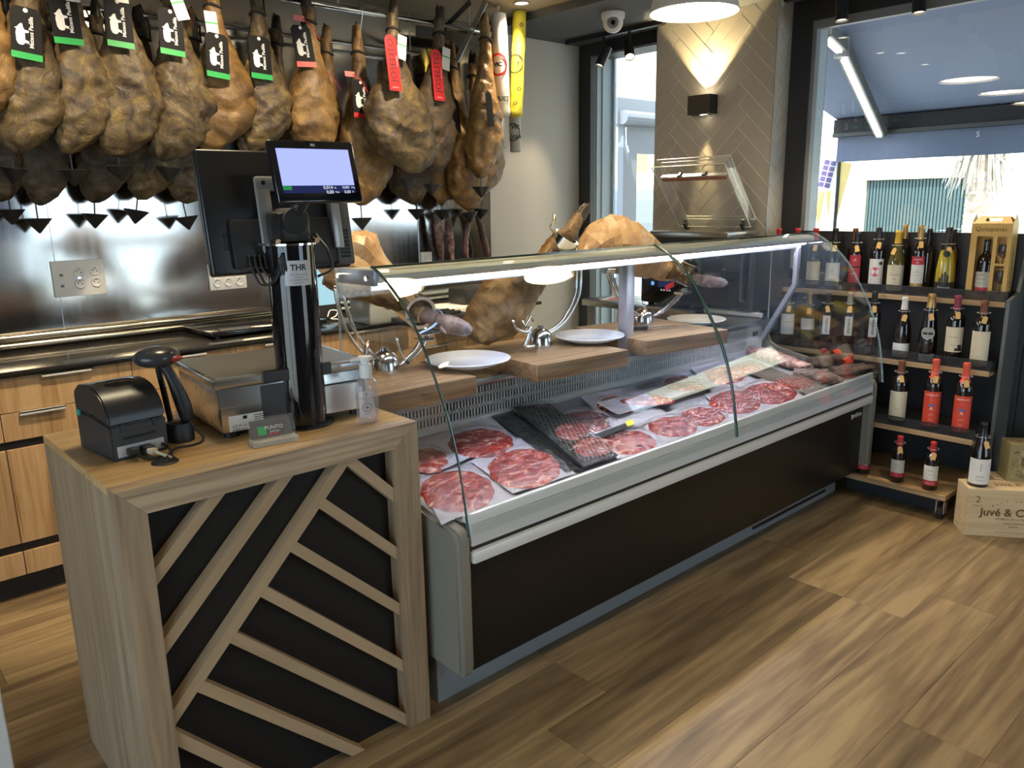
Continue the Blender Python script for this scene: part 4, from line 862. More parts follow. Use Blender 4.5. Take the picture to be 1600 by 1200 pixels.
pack('pack of dark cured slices behind the netted pack', ((858, 650), (925, 636), (985, 672), (925, 690)), ((914, 662, 45, 17),), mat=meat_dark, lift=.006)
pack('round pack of slices at the back middle below the grille', ((905, 624), (986, 608), (1046, 655), (965, 682)), ((968, 638, 36, 14),), lift=.014)
pack('front pack of slices with a black and yellow label corner', ((922, 694), (995, 664), (1042, 697), (965, 722)), ((980, 695, 45, 19),), lift=.008)
pack('front pack of pale pink slices in the middle of the case', ((992, 668), (1066, 648), (1108, 678), (1030, 698)), ((1051, 671, 39, 16),), lift=.01)
pack('pack of long red slices left of the glass joint', ((1040, 648), (1102, 628), (1150, 663), (1090, 682)), ((1097, 655, 36, 15),), lift=.008)
pack('flat strip of white and red slices at the back middle', ((930, 640), (1100, 595), (1110, 612), (965, 660)), ((1010, 638, 42, 7), (1070, 615, 30, 6)), lift=.03)  # window reflection in the case glass, modelled as a pack of slices
pack('round pack of slices crossed by the glass joint at the front', ((1100, 622), (1150, 606), (1208, 648), (1140, 664)), ((1150, 633, 42, 19),), lift=.014)
pack('pack of slices at the back right below the grille', ((1078, 578), (1130, 567), (1180, 602), (1110, 617)), ((1131, 591, 34, 14),), lift=.012)
pack('round pack of slices right of the glass joint at the front', ((1148, 612), (1205, 590), (1264, 628), (1195, 642)), ((1203, 618, 43, 17),), lift=.01)
pack('long netted pack of red slices at the right', ((1140, 576), (1172, 566), (1290, 612), (1262, 622)), ((1168, 580, 21, 7), (1240, 603, 32, 9)), lift=.012, netted=7, back=pm('net_brown', (.16, .12, .09), .5))
pack('clear pack of dark sausage at the back middle', ((1018, 598), (1070, 580), (1100, 598), (1060, 612)), ((1058, 598, 20, 6),), mat=meat_dark, lift=.006)
lab = [o for o in COL.objects if o.get('label', '').startswith('front pack of slices with')][0]
p = [deck(*q)-Vector(lab.location)+NZ*.034 for q in ((925, 693), (975, 674), (982, 679), (940, 697))]; G().quad(*p).build('black_label', black, lab)
p = [deck(*q)-Vector(lab.location)+NZ*.036 for q in ((975, 672), (987, 668), (990, 676), (979, 680))]; G().quad(*p).build('yellow_label', pm('label_yellow', (.75, .7, .06), .5), lab)
def lump(name, label, pts, rad, mat, extra=()):
    P = [deck(*q[:2])+NZ*(q[2] if len(q) > 2 else .03) for q in pts]; c = P[len(P)//2]; o = thing(name, label, 'cured meat', tuple(c-NZ*.03))
    g = G(); limb(g, [p-Vector(o.location) for p in P], rad, 14, .006, 30, seed=len(label)); g.build('meat_body', mat, o, True)
    g = G(); limb(g, [p-Vector(o.location) for p in P], [(a+.006, b+.008) for a, b in rad], 14, .01, 50, seed=len(label)+2); g.build('film', bag, o, True)
    return o
lump('pancetta', 'long rolled pancetta at the back right corner of the case', ((1168, 556), (1195, 562), (1225, 572), (1262, 584)), [(.02, .03), (.032, .055), (.032, .055), (.02, .035)], pancetta)
b = G(); x = lump('wrapped_sausage', 'crumpled clear bag of small sausages near the right end', ((1238, 590), (1262, 594), (1290, 600), (1316, 604)), [(.015, .03), (.03, .06), (.03, .055), (.012, .025)], sausage_mat)
for lbl, pts, lp in (('cured sausage with a red label at the back right', ((1262, 574), (1285, 573), (1312, 568)), (1302, 566)), ('cured sausage with a red label at the right end of the case', ((1298, 590), (1322, 588), (1346, 583)), (1318, 580))):
    x = lump('cured_sausage', lbl, pts, [(.022, .025), (.03, .035), (.024, .028)], sausage_mat)
    p = deck(*lp)+NZ*.062-Vector(x.location); g = G(); g.grid(lambda u, v: p+V((u-.5)*.07, (v-.5)*.05, .012-.03*(v-.5)**2*4-.012*(u-.5)**2), 4, 4); g.build('red_label', pm('label_red', (.75, .06, .02), .4), x, True)

# ================================================================== back counter
ctop = thing('worktop', 'black granite worktop along the steel clad back wall', 'worktop', (0, 3.525, .925))
L(G().box(XL+.01, 3.45, 3.525, YB-.008, .925, .945, .003), ctop).build('slab', granite, ctop, SM)
L(G().tube([(XL+.01, 4.088, .998), (3.45, 4.088, .998)], .017, 10).tube([(XL+.01, 4.086, .962), (3.45, 4.086, .962)], .0165, 10), ctop).build('upstand_rail', brushed('rail_steel', (.62, .58, .5), .24, 0), ctop, True)
JN = [-1.0, -.49, .01, .51, 1.01, 1.47, 1.935, 2.40, 2.865, 3.33]
for i, (a, b) in enumerate(zip(JN, JN[1:])):
    nth = ('first', 'second', 'third', 'fourth', 'fifth', 'sixth', 'seventh', 'eighth', 'ninth')[i]
    cu = thing('base_cabinet', 'oak fronted base cabinet under the black worktop, %s from the left' % nth, 'cabinet', (a, 3.545, 0), 0, 'oak base cabinets along the back wall')
    w = b-a
    def bx(x0, x1, z0, z1, y0=0, y1=.018): return G().box(x0+.0015, x1-.0015, y0, y1, z0, z1, .001)
    G().box(0, w, .019, .55, .1, .924).build('carcass', kick, cu); G().box(0, w, .05, .06, 0, .1).build('kick_board', kick, cu)
    for nm, z0, z1 in (('drawer', .78, .918), ('drawer', .665, .777), ('door', .239, .63), ('drawer', .104, .201)):
        o = bx(0, w, z0, z1).build(nm, cab_wood, cu)
        if z0 > .6:
            hx = (w/2-.09, w/2+.09) if z0 > .7 else ((.064, .227) if i == 3 else (w/2-.085, w/2+.085))
            G().box(hx[0], hx[1], -.016, .0, z1-.004, z1+.001).box(hx[0], hx[1], -.016, -.0125, z1-.012, z1+.001).build('handle', handle_mat, o)
        if nm == 'door' and i in (3, 5): pass
hob = thing('induction_hob', 'flat black portable hob on the worktop behind the till pole', 'hob', tuple(W(415, 520, Z=.946)))
G().box(-.27, .33, -.02, .36, .012, .034, .004).build('body', black_gloss, hob, SM)
for x in (-.24, .3):
    for y in (0, .33): G().cyl((x, y, 0), (x, y, .013), .012).build('foot', black, hob)
trb = thing('knife_case', 'black knife case on the worktop behind the middle plate', 'case', tuple(W(700, 505, Z=.946)))
G().box(-.22, .18, 0, .2, 0, .035, .006).build('tray', black, trb, SM)
for k in range(3): G().cyl((-.2, .03+.05*k, .043), (.12, .05+.05*k, .043), .011).build('handle', black_gloss, trb)
vs = thing('vacuum_sealer', 'off white bag sealer standing at the right end of the worktop', 'machine', tuple(W(775, 486, Z=.946)))
G().box(-.36, .26, 0, .22, 0, .05, .01).build('body', pm('sealer_white', (.55, .53, .48), .4), vs, SM); G().box(-.2, -.02, .03, .19, .05, .14, .015).build('dark_block', black, vs, SM); G().box(.02, .22, .03, .2, .05, .12, .015).build('sealing_head', pm('sealer_head', (.62, .6, .55), .4), vs, SM)
gb2 = thing('food_container', 'pale grey food container on the worktop behind the left ham stand', 'container', tuple(W(612, 504, Z=.946)))
G().box(-.13, .13, 0, .2, 0, .125, .012).build('tub', pm('tub_grey', (.33, .34, .31), .4), gb2, SM); G().box(-.14, .14, -.01, .21, .125, .14, .005).build('lid', pm('tub_lid', (.4, .4, .37), .4), gb2, SM)
tb = thing('tablet', 'pale blue lit tablet leaning behind the till pole', 'tablet', tuple(W(505, 497, Z=.946)))
M = Matrix.Rotation(-.2, 4, 'X')
G().box(-.1, .12, -.01, 0, .0, .3, .004, M).build('case', black, tb); G().box(-.09, .11, -.0115, -.01, .07, .29, 0, M).build('screen', em('tablet_screen', (.45, .75, .85), .75), tb)
cb = thing('cable', 'thin white cable loop on the worktop beside the tablet', 'cable', tuple(W(520, 500, Z=.95)))
G().tube(spline([(-.03, 0, .02), (0, .02, .05), (.05, .03, .04), (.02, 0, .02), (-.02, -.02, .01), (.05, -.05, .004), (.09, -.08, .004)]), .0035, 6).build('wire', white, cb, True)
def socket(x0, x1, z0, z1, label, dbl, net):
    o = thing('wall_socket', label, 'socket', ((x0+x1)/2, YB-.006, (z0+z1)/2)); w, h = (x1-x0)/2, (z1-z0)/2
    G().box(-w, w, -.012, 0, -h, h, .003).build('plate', white, o, SM)
    for cx, cz in dbl:
        G().lathe([(.0235, 0), (.0235, .002), (.0215, .006), (.019, .006), (.0185, .0006), (0, .0006)], 24, frame((cx, -.012, cz), (1, 0, 0), (0, 0, 1))).build('outlet', white, o, SM)
        g = G()
        for dx, dz in ((-.009, .003), (.009, -.003), (0, .012)): g.cyl((cx+dx, -.0128, cz+dz), (cx+dx, -.0121, cz+dz), .003, n=8)
        g.build('pin_hole', black, o)
    for cx, cz in net:
        G().box(cx-.026, cx+.026, -.014, -.012, cz-.022, cz+.022, .001).build('network_port', white, o); G().box(cx-.018, cx-.003, -.0148, -.0138, cz-.014, cz-.002).build('port_hole', mid_grey, o)
    return o
x = socket(.881, 1.103, 1.16, 1.325, 'large white wall plate with sockets at the left of the steel wall', ((.0, .028), (.0, -.026), (.07, .03), (.07, -.024)), ((-.065, .026), (-.065, -.024)))
G().ball((.0, -.0135, .001), .007, .003, .004, 10).build('pilot_light', em('pilot_blue', (.3, .5, 1), 3), x)
socket(1.60, 1.80, 1.13, 1.265, 'white wall plate mostly hidden behind the monitor', ((-.06, -.03), (.0, -.03), (.06, -.03)), ())
socket(2.955, 3.04, 1.17, 1.255, 'small white single socket right of the left carved ham', ((0, 0),), ())

# ================================================================== hanging hams
YFR = 3.70
rail = thing('ham_rail', 'thick chrome rail carrying the front row of hams', 'rail', (0, 3.74, 2.52))
xr = W(760, 48, Y=3.74).x; zr = (W(560, 17, Y=3.74).z+W(758, 48, Y=3.74).z)/2; rail.location.z = zr
G().tube([(XL+.05, 0, 0), (xr, 0, 0)], .0165, 14).build('bar', chrome, rail, True); G().cyl((xr-.004, 0, 0), (xr+.01, 0, 0), .019).build('end_cap', chrome, rail)
for x in (-.9, 1.0, 2.25, 3.1): G().cyl((x, 0, 0), (x, 0, ZC-zr), .007, n=8).build('hanger', alu, rail)
rail2 = thing('ham_rail', 'thin steel rail close to the wall behind the hams', 'rail', (0, 4.0, 2.414))
G().tube([(XL+.05, 0, 0), (2.93, 0, 0)], .0105, 10).build('bar', chrome, rail2, True)
for x in (-.8, .9, 2.93):
    G().cyl((x, 0, 0), (x, YB-4.006, 0), .009, n=10).build('bracket', alu, rail2); G().cyl((x, YB-4.012, 0), (x, YB-4.006, 0), .03, n=20).build('rosette', alu, rail2)
br = thing('rail_brace', 'flat steel brace bar slanting up to the ceiling at the rail end', 'brace', tuple(W(714, 95, X=3.1)))
p, q = W(714, 97, X=3.1), W(759, 4, X=3.1); d = (q-p).normalized()
G().box(0, (q-p).length, -.003, .003, -.018, .018, 0, frame(V(0, 0, 0), d, (1, 0, 0))).build('flat_bar', alu, br); G().box(-.03, .03, -.004, .004, -.2, .2, 0, Matrix.Translation((0, .12, .16)) @ Matrix.Rotation(PI/2, 4, 'Y')).build('cross_bar', dark_grey, br)
br2 = thing('rail_brace', 'second steel brace bar hanging left of the white salami', 'brace', tuple(W(690, 48, X=2.98)))
p, q = W(690, 48, X=2.98), W(735, 3, X=2.98); d = (q-p).normalized()
G().box(0, (q-p).length, -.003, .003, -.015, .015, 0, frame(V(0, 0, 0), d, (1, 0, 0))).build('flat_bar', dark_grey, br2)

HW = [(0, .030), (.06, .029), (.16, .036), (.28, .05), (.40, .077), (.52, .103), (.62, .115), (.72, .125), (.80, .121), (.88, .1), (.94, .072), (.98, .04), (1, .012)]
PIG = [(-.5, .02), (-.46, .16), (-.3, .24), (.1, .26), (.26, .22), (.34, .3), (.38, .2), (.52, .1), (.6, .02), (.58, -.06), (.42, -.08), (.3, -.14), (.28, -.34), (.18, -.34), (.14, -.16), (-.2, -.16), (-.26, -.34), (-.38, -.34), (-.36, -.14), (-.46, -.1)]
ham_n = 0
def ham(label, row, xt, yt, xl, xr_, xb, yb, Y, skin, hoofm=hoof_dark, tags=(), extra=(), fat=.66, zt=None):
    """xt, yt hoof tip; xl, xr_ widest edges; xb, yb lowest point (picture measures on the plane Y)"""
    global ham_n; ham_n += 1; sd = ham_n*1.37
    if zt is not None: Y += -.07+.014*ham_n
    top = W(xt, yt, Y=Y); ym = yt+(yb-yt)*.7; bot = W(xb, yb, Y=Y)
    if zt is not None: top = V(top.x, Y, zt)
    Ln = top.z-bot.z; zm = top.z-.7*Ln; mid_l, mid_r = W(xl, ym, Y=Y).x, W(xr_, ym, Y=Y).x
    hw = (mid_r-mid_l)/2*1.03; cxm = (mid_r+mid_l)/2-top.x; cxb = bot.x-top.x
    o = thing('cured_ham', label, 'ham', tuple(top), 0, row)
    z0 = .085   # the hoof's length
    g = G(); N, n = 64, 40; rings = []
    for i in range(N+1):
        t = i/N; wv = lerp_tab(HW, t); k = hw/.125
        a = wv*(1+(k-1)*min(1, max(0, (t-.2)/.35))); dp = a*(fat if t > .35 else 1-(1-fat)*t/.35)
        cx = cxm*1.0*(math.sin(min(t/.7, 1)*PI/2)**2) if t < .7 else cxm+(cxb-cxm)*((t-.7)/.3)**1.6
        z = -(z0-.02)-(Ln-z0+.02)*t; ring = []
        for j in range(n):
            an = 2*PI*j/n; sx, sy = math.cos(an), math.sin(an)
            r = 1+.10*math.sin(an*2+1.1+sd)*min(1, t*2)+.06*math.sin(an*3+sd*2)*t
            p = V(cx+sx*a*r, sy*dp*r, z)
            q = p+V(sd*5, sd, 0); f = noise.fractal(q*9, .85, 2, 5)
            front = max(0, -sy)
            s_ = (t-.6-.12*((sd*.618)%1)-.08*math.sin(sx*2.2+sd)); ridge = .016*math.exp(-(s_/.035)**2)*front-.012*math.exp(-((s_-.07)/.05)**2)*front
            p += V(sx, sy, 0)*(f*.013*min(1, .25+t)+ridge*.75*(a/.12)+(.005-abs(noise.noise(q*17+V(noise.noise(q*8), 0, noise.noise(q*7))*1.5))*.02)*min(1, .2+t)+.0045*noise.noise(q*38)); p.z += .01*noise.noise(q*6)*t
            ring.append(g.bm.verts.new(p))
        rings.append(ring)
    for a, b in zip(rings, rings[1:]):
        for j in range(n): g.bm.faces.new((a[j], a[(j+1) % n], b[(j+1) % n], b[j]))
    g.bm.faces.new(rings[0][::-1]); g.bm.faces.new(rings[-1]); g.build('ham_body', skin, o, True)
    hooves(o, V(0, 0, -z0-.01), V(.01*math.sin(sd), 0, 0), hoofm, .024, 'hoof')
    g = G(); g.tube([V(.036*math.cos(a), .034*math.sin(a), -z0-.055+.006*math.sin(a*2)) for a in [k*PI/9 for k in range(18)]], .006, 6, closed=True); g.tube([V(.036, 0, -z0-.055), V(.05, .03, -z0+.02), V(.02, .04, .02)], .005, 6); g.build('rope', black_matte, o, True)
    zz = zr if Y < 3.86 else 2.414; ry = 3.74 if Y < 3.86 else 4.0
    hk = [V(0, .0, -z0-.03), V(.004, (ry-Y)*.5, -z0+.03), V(.004, ry-Y-.02, max(zz-top.z+.0, -.05)), V(.004, ry-Y, zz-top.z+.024), V(.004, ry-Y+.022, zz-top.z+.002), V(.004, ry-Y+.018, zz-top.z-.015)]
    G().tube(spline(hk, 4), .003, 6).build('hook', chrome, o, True)
    for tx, ty, kind, ang in tags:
        tz = W(tx, ty, Y=Y-.06).z; t = min(1, max(0, (top.z-tz-z0+.02)/(Ln-z0+.02)+.12)); dp = lerp_tab(HW, t)*(hw/.125 if t > .4 else 1)*(fat if t > .35 else 1)
        yy = Y-dp-.02; c = W(tx, ty, Y=yy)-Vector(o.location)
        M = Matrix.Translation(c) @ Matrix.Rotation(ang, 4, 'Y') @ Matrix.Rotation(-.12, 4, 'X') @ frame((0, 0, 0), (1, 0, 0), (0, 0, 1))
        if kind in 'gr':
            w, h = .051, .095
            tg = G().prism([(-w, -h), (w, -h), (w, h-.016), (w-.016, h), (-w+.016, h), (-w, h-.016)], -.0012, 0, M).build('label_tag', pm('tag_black', (.014, .014, .015), .7, spec=.2) if 'tag_black' not in bpy.data.materials else bpy.data.materials['tag_black'], o)
            G().box(-w, w, -h, -h+.024, 0, .0006, 0, M).build('tag_band', green if kind == 'g' else red, tg)
            g = G(); R = M @ Matrix.Translation((-.016, -.01, .0009)) @ Matrix.Rotation(PI/2, 4, 'Z')
            g.bm.faces.new([g.bm.verts.new(R @ V(x*.072, y*.072, 0)) for x, y in PIG]); g.build('pig_emblem', ink_white, tg); g = G()
            put_text(g, 'Mateos Padilla', .02, on(M @ Matrix.Translation((.017, .006, .0009)) @ Matrix.Rotation(PI/2, 4, 'Z')), .0004)
            g.build('lettering', ink_white, tg); G().prism([(.008*math.cos(a), .008*math.sin(a)+h-.012) for a in [k*PI/6 for k in range(12)]], 0, .0008, M).build('tag_rivet', ink_white, tg)
        elif kind == 'j':
            w, h = .036, .135
            pts = [(w*math.cos(a), h-w+w*math.sin(a)) for a in [k*PI/8 for k in range(9)]]
            tg = G().prism([(-w, -h), (w, -h)]+pts, -.0012, 0, M).build('label_tag', red, o)
            g = G(); put_text(g, 'JOSELITO', .05, on(M @ Matrix.Translation((-.002, .012, .0009)) @ Matrix.Rotation(PI/2, 4, 'Z'))); g.build('lettering', ink, tg)
            g = G(); put_text(g, 'JOSELITO', .009, on(M @ Matrix.Translation((.0, -h+.016, .0009)))); put_text(g, 'GRAN RESERVA', .0075, on(M @ Matrix.Translation((.025, .01, .0009)) @ Matrix.Rotation(PI/2, 4, 'Z'))); g.build('lettering', ink_white, tg)
        elif kind == 'w':
            tg = G().box(-.027, .027, -.06, .06, -.001, 0, 0, M).build('white_tag', paper, o); G().box(-.027, .027, .008, .014, 0, .0006, 0, M).build('tag_band', green, tg)
        elif kind == 's':
            G().box(-.025, .025, -.02, .02, -.001, 0, 0, M).build('white_tag', paper, o)
        elif kind == 'b':
            w, h = .024, .1; G().prism([(-w, -h), (w, -h), (w, h-.02), (0, h), (-w, h-.02)], -.001, 0, M).build('black_tag', black, o)
        elif kind == 'p':
            G().box(-.045, .012, -.013, .013, -.001, 0, 0, M).build('red_seal', pm('seal_pink', (.7, .2, .2), .5) if 'seal_pink' not in bpy.data.materials else bpy.data.materials['seal_pink'], o); G().tube(spline([M @ V(0, 0, .002), M @ V(.04, -.03, .01), M @ V(.075, -.09, .01)]), .0022, 5).build('cable_tie', red, o)
    return o
FR = 'front row of hanging hams'; RR = 'back row of hanging hams'
ham('mottled ham cut off by the left edge of the photo in the front row', FR, -22, -30, -62, 24, -40, 192, 3.66, ham_gold, zt=2.56)
ham('mottled ham with a black and green tag, leftmost tagged ham', FR, 38, -30, -2, 104, 30, 241, 3.66, ham_grey, tags=((41, 52, 'g', .12),), zt=2.56)
ham('mottled ham with a black and green tag, second tagged from the left', FR, 104, -30, 79, 183, 105, 241, 3.66, ham_grey, tags=((102, 29, 'g', .0), (113, -6, 's', 0)), zt=2.56)
ham('mottled ham with a black and green tag, third tagged from the left', FR, 180, -30, 152, 256, 182, 246, 3.66, ham_grey, tags=((186, 36, 'g', .06), (190, -4, 's', 0)), zt=2.56)
ham('mottled ham with black and green tag and a curled white label', FR, 262, -30, 238, 332, 258, 252, 3.66, ham_grey, tags=((268, 50, 'g', .08), (279, 8, 'w', -.25)), zt=2.56)
ham('golden brown ham with a white label above its green banded tag', FR, 328, -30, 305, 394, 325, 235, 3.66, ham_gold, tags=((340, 87, 'g', .1), (331, 40, 'w', 0)), zt=2.56)
ham('grey brown ham with a green banded tag above the monitor', FR, 398, -30, 374, 456, 388, 240, 3.66, ham_grey, tags=((407, 90, 'g', .05),), zt=2.56)
ham('orange ham with a black and red tag above the customer display', FR, 478, -30, 446, 528, 490, 246, 3.66, ham_gold, tags=((474, 72, 'r', -.06), (472, 29, 'p', 0)), zt=2.56)
ham('golden ham with pale trotter and black red banded tag', FR, 557, 38, 533, 610, 566, 320, 3.78, ham_gold, hoof_tan, tags=((565, 155, 'r', .06), (551, 116, 'p', 0)))
ham('brown ham with a long red tag, left of the two red tagged', FR, 612, 0, 574, 664, 650, 270, 3.59, ham_grey, hoof_dark, tags=((614, 98, 'j', .0), (628, 74, 'w', .2)))
ham('darker ham with a long red tag, right of the two red tagged', FR, 685, 10, 648, 706, 678, 270, 3.7, ham_dark, hoof_dark, tags=((684, 117, 'j', .03), (697, 92, 'w', .2)))
ham('slim golden ham with pale hoof beside the white salami', FR, 757, 20, 731, 783, 750, 279, 3.66, ham_gold, hoof_tan, tags=((765, 170, 'b', .0),))
ham('slim brown shoulder with two black tags between the red tag and salami', FR, 706, 68, 697, 754, 732, 330, 3.9, ham_lean, hoof_tan, tags=((713, 180, 'b', .0), (735, 165, 'b', .0)), fat=.8)
ham('grey ham at the far left in the back row', RR, 2, -10, -42, 34, 2, 316, 3.98, ham_dark)
ham('grey ham below the leftmost tagged ham in the back row', RR, 58, -12, 24, 106, 62, 320, 3.98, ham_dark, hoof_tan)
ham('grey ham behind the second and third tagged hams', RR, 146, 0, 116, 216, 150, 315, 3.98, ham_dark, hoof_dark, tags=())
ham('grey ham behind the third and fourth tagged hams', RR, 216, 10, 188, 287, 222, 311, 3.98, ham_grey, hoof_dark)
ham('grey ham left of the monitor in the back row', RR, 297, 14, 258, 346, 292, 320, 3.98, ham_grey, hoof_tan)
ham('dark ham behind the monitor in the back row', RR, 428, 24, 395, 462, 425, 310, 3.98, ham_dark, hoof_dark)
ham('brown ham with a pale trotter behind the orange ham', RR, 507, 40, 488, 540, 510, 312, 3.98, ham_gold, hoof_tan, tags=((508, 112, 'p', 0),))
ham('dark grey ham low under the left red tagged ham', RR, 637, 85, 603, 670, 645, 320, 3.98, ham_dark, hoof_dark, tags=((638, 145, 'b', -.1),))
ham('yellow brown shoulder under the right red tagged ham', RR, 697, 70, 667, 706, 690, 322, 3.98, ham_gold, hoof_dark)
ham('orange ham behind the slim golden ham at the rail end', RR, 738, 82, 735, 784, 742, 312, 3.98, ham_lean, hoof_dark)
ordn = ('first', 'second', 'third', 'fourth', 'fifth', 'sixth', 'seventh', 'eighth', 'ninth', 'tenth', 'eleventh', 'twelfth', 'thirteenth', 'fourteenth', 'fifteenth', 'sixteenth')
def cup(i, x, y, Y, row, tilt=0):
    c = W(x, y, Y=Y); o = thing('drip_cup', 'black cone drip cup, %s from the left in the %s line of cups' % (ordn[i], row), 'drip cup', tuple(c), 0, 'black drip cups under the hams'); o.rotation_euler = (tilt*.5, tilt, 0)
    G().lathe([(0, -.062), (.004, -.062), (.056, .0), (.053, .002), (.006, -.056), (0, -.056)], 20).build('cone', pm('cup_black', (.012, .012, .012), .4) if 'cup_black' not in bpy.data.materials else bpy.data.materials['cup_black'], o, SM)
    G().cyl((0, 0, -.055), (0, 0, .085), .0035, n=8).build('spike', dark_grey, o)
for i, (x, y, t) in enumerate(((20, 263, .1), (113, 266, 0), (187, 260, -.05), (263, 262, .1), (636, 281, 0), (675, 288, 0), (752, 292, 0))): cup(i, x, y, 3.66, 'upper', t)
for i, (x, y, Y, t) in enumerate(((16, 328, 3.98, 0), (59, 342, 3.98, 0), (148, 335, 3.98, .08), (213, 329, 3.98, .18), (291, 339, 3.98, -.1), (565, 341, 3.78, 0), (651, 327, 3.98, 0), (690, 328, 3.98, 0), (733, 332, 3.9, -.1), (752, 327, 3.98, .1))): cup(i, x, y, Y, 'lower', t)
# chorizos
def chorizo(lbl, pts, r, mat):
    P = [W(x, y, Y=4.03) for x, y in pts]; o = thing('hanging_sausage', lbl, 'sausage', tuple(P[0]), 0, 'cured sausages hanging by the wall'); P = [p-P[0] for p in P]
    g = G(); limb(g, P, [(r*.4, r*.4)]+[(r, r)]*(len(P)-2)+[(r*.45, r*.45)], 12, .004, 40, V(0, 1, 0), len(lbl)); g.build('sausage', mat, o, True)
    G().tube([V(0, 0, 0), V(.005, -.004, .1)], .002, 5).build('string', paper, o); return o
saus2 = blotch('dark_red_sausage', ((.35, (.02, .008, .007)), (.55, (.075, .024, .018)), (.72, (.2, .1, .08))), 18, .3, .4, 40, stretch=(2, 2, .5))
chorizo('netted grey sausage hanging left in the left pair', ((683, 330), (684, 352), (687, 380), (691, 408)), .027, sausage_mat)
chorizo('netted grey sausage hanging right in the left pair', ((698, 330), (701, 355), (704, 382), (707, 408)), .026, sausage_mat)
chorizo('dark red sausage curving left in the right pair', ((742, 332), (732, 345), (727, 370), (727, 396), (731, 402)), .022, saus2)
chorizo('dark red sausage curving right in the right pair', ((742, 332), (749, 348), (755, 372), (760, 394), (760, 405)), .022, saus2)
# wrapped salamis
def salami(lbl, x0, y0, x1, y1, r, Y, mat, art=0):
    a, b = W(x0, y0, Y=Y), W(x1, y1, Y=Y); o = thing('wrapped_salami', lbl, 'salami', tuple(a), 0, 'paper wrapped salamis at the rail end'); d = b-a
    g = G(); limb(g, [V(0, 0, 0), d*.04, d*.3, d*.7, d*.96, d], [(r*.55, r*.55), (r*.95, r*.95), (r, r), (r, r), (r*.98, r*.98), (r*.6, r*.6)], 20, .002, 40, V(0, 1, 0)); g.build('wrapper', mat, o, True)
    G().tube([V(.004, 0, -.01), V(-.012, 0, .06), V(0, 0, .14), V(.012, 0, .06), V(-.004, 0, -.01)], .0025, 5).build('string', paper, o)
    Ln = d.length; zax = -d.normalized(); f0 = math.radians(-128)
    def on_w(x, y):
        t = f0+x/r; p = d*(.5-y/Ln); return p+V(math.cos(t), math.sin(t), 0)*(r+.003)
    if art:
        g = G()
        for k in range(26):
            p_, q_ = 2*PI*k/26, 2*PI*(k+1)/26
            for rad in ((.058, .046) if art == 1 else (.05, .044),):
                g.bm.faces.new([g.bm.verts.new(on_w((.055 if art == 1 else .0)*0+s*math.cos(t)-.02, s*math.sin(t)*1.1+.0)) for s, t in ((rad[0], p_), (rad[0], q_), (rad[1], q_), (rad[1], p_))])
        g.build('printed_ring', red if art == 1 else ink, o)
        g = G()
        if art == 1:
            put_text(g, 'VIC', .03, lambda x, y: on_w(x-.02, y), .002); g.build('lettering', ink, o); g = G(); put_text(g, 'FUET', .035, lambda x, y: on_w(x, y-.19), .001); g.build('lettering', ink, o); g = G(); put_text(g, 'casa', .03, lambda x, y: on_w(-y, x+.17))
        elif art == 2:
            for k in (-1, 1): g.bm.faces.new([g.bm.verts.new(on_w(*c)) for c in ((k*.055, .075), (0, .012), (0, -.012), (k*.055, -.075))]); g.build('butterfly_print', ink, o); g = G()
            for yy, xx in ((.22, .01), (.14, -.01), (-.14, .01), (-.22, -.01)): put_text(g, 'o', .05, lambda x, y, a=xx, b=yy: on_w(x+a, y+b)); g.build('printed_mark', ink, o); g = G()
        else: put_text(g, 'VIC', .035, lambda x, y: on_w(x, y+.03), .001); g.build('lettering', ink, o); g = G(); put_text(g, 'COUR', .03, lambda x, y: on_w(x, y-.03), .001)
        if g.bm.verts: g.build('lettering', ink, o)
    return o
sal_w = pm('salami_paper', (.68, .66, .58), .6, bump=.15, bscale=30, var=.06)
salami('tall white wrapped salami with a red ring print', 779, 20, 786, 183, .046, 3.68, sal_w, 1)
salami('tall yellow wrapped salami with a black butterfly print', 812, 17, 806, 183, .041, 3.68, pm('salami_yellow', (.72, .6, .04), .5, bump=.15, bscale=30), 2)
salami('grey violet bagged salami behind the white salami', 771, 58, 772, 164, .038, 3.92, pm('salami_violet', (.24, .23, .3), .45, bump=.3, bscale=25))
salami('white wrapped salami half hidden between white and yellow', 795, 84, 797, 170, .03, 3.9, sal_w, 0)
salami('short white salami hanging below the yellow one', 804, 176, 806, 238, .036, 3.86, pm('salami_grey', (.5, .49, .45), .5, bump=.2, bscale=30), 3)
salami('clear bagged pale salami hanging below the white one', 783, 180, 784, 232, .032, 3.86, pm('salami_pale', (.58, .57, .54), .4, bump=.2, bscale=30), 0)

# ================================================================== side table, oven, vacuum machine
tx = 3.9
tbl = thing('steel_table', 'stainless steel side table under the black oven', 'table', (tx, 2.7, 0))
lt = lambda g: L(g, tbl)
lt(G().box(tx, 4.27, 2.70, 3.60, .87, .912, .003)).build('table_top', brushed('table_steel', (.45, .44, .42), .28, 1), tbl, SM)
for x in (tx+.03, 4.23):
    for y in (2.75, 3.54): lt(G().box(x-.02, x+.02, y-.02, y+.02, 0, .87)).build('leg', steel, tbl)
lt(G().box(tx+.03, 4.23, 2.75, 3.54, .2, .22)).build('under_shelf', steel, tbl)
ov = thing('oven', 'black counter oven with a lit digital display on the side table', 'oven', (tx+.02, 2.33, .912))
OW, OH = .785, .42
G().box(0, .32, 0, OW, .02, OH, .006).build('oven_body', pm('oven_black', (.02, .02, .022), .3), ov, SM)
for x in (.04, .28):
    for y in (.42, OW-.05): G().cyl((x, y, 0), (x, y, .025), .018).build('foot', black, ov)
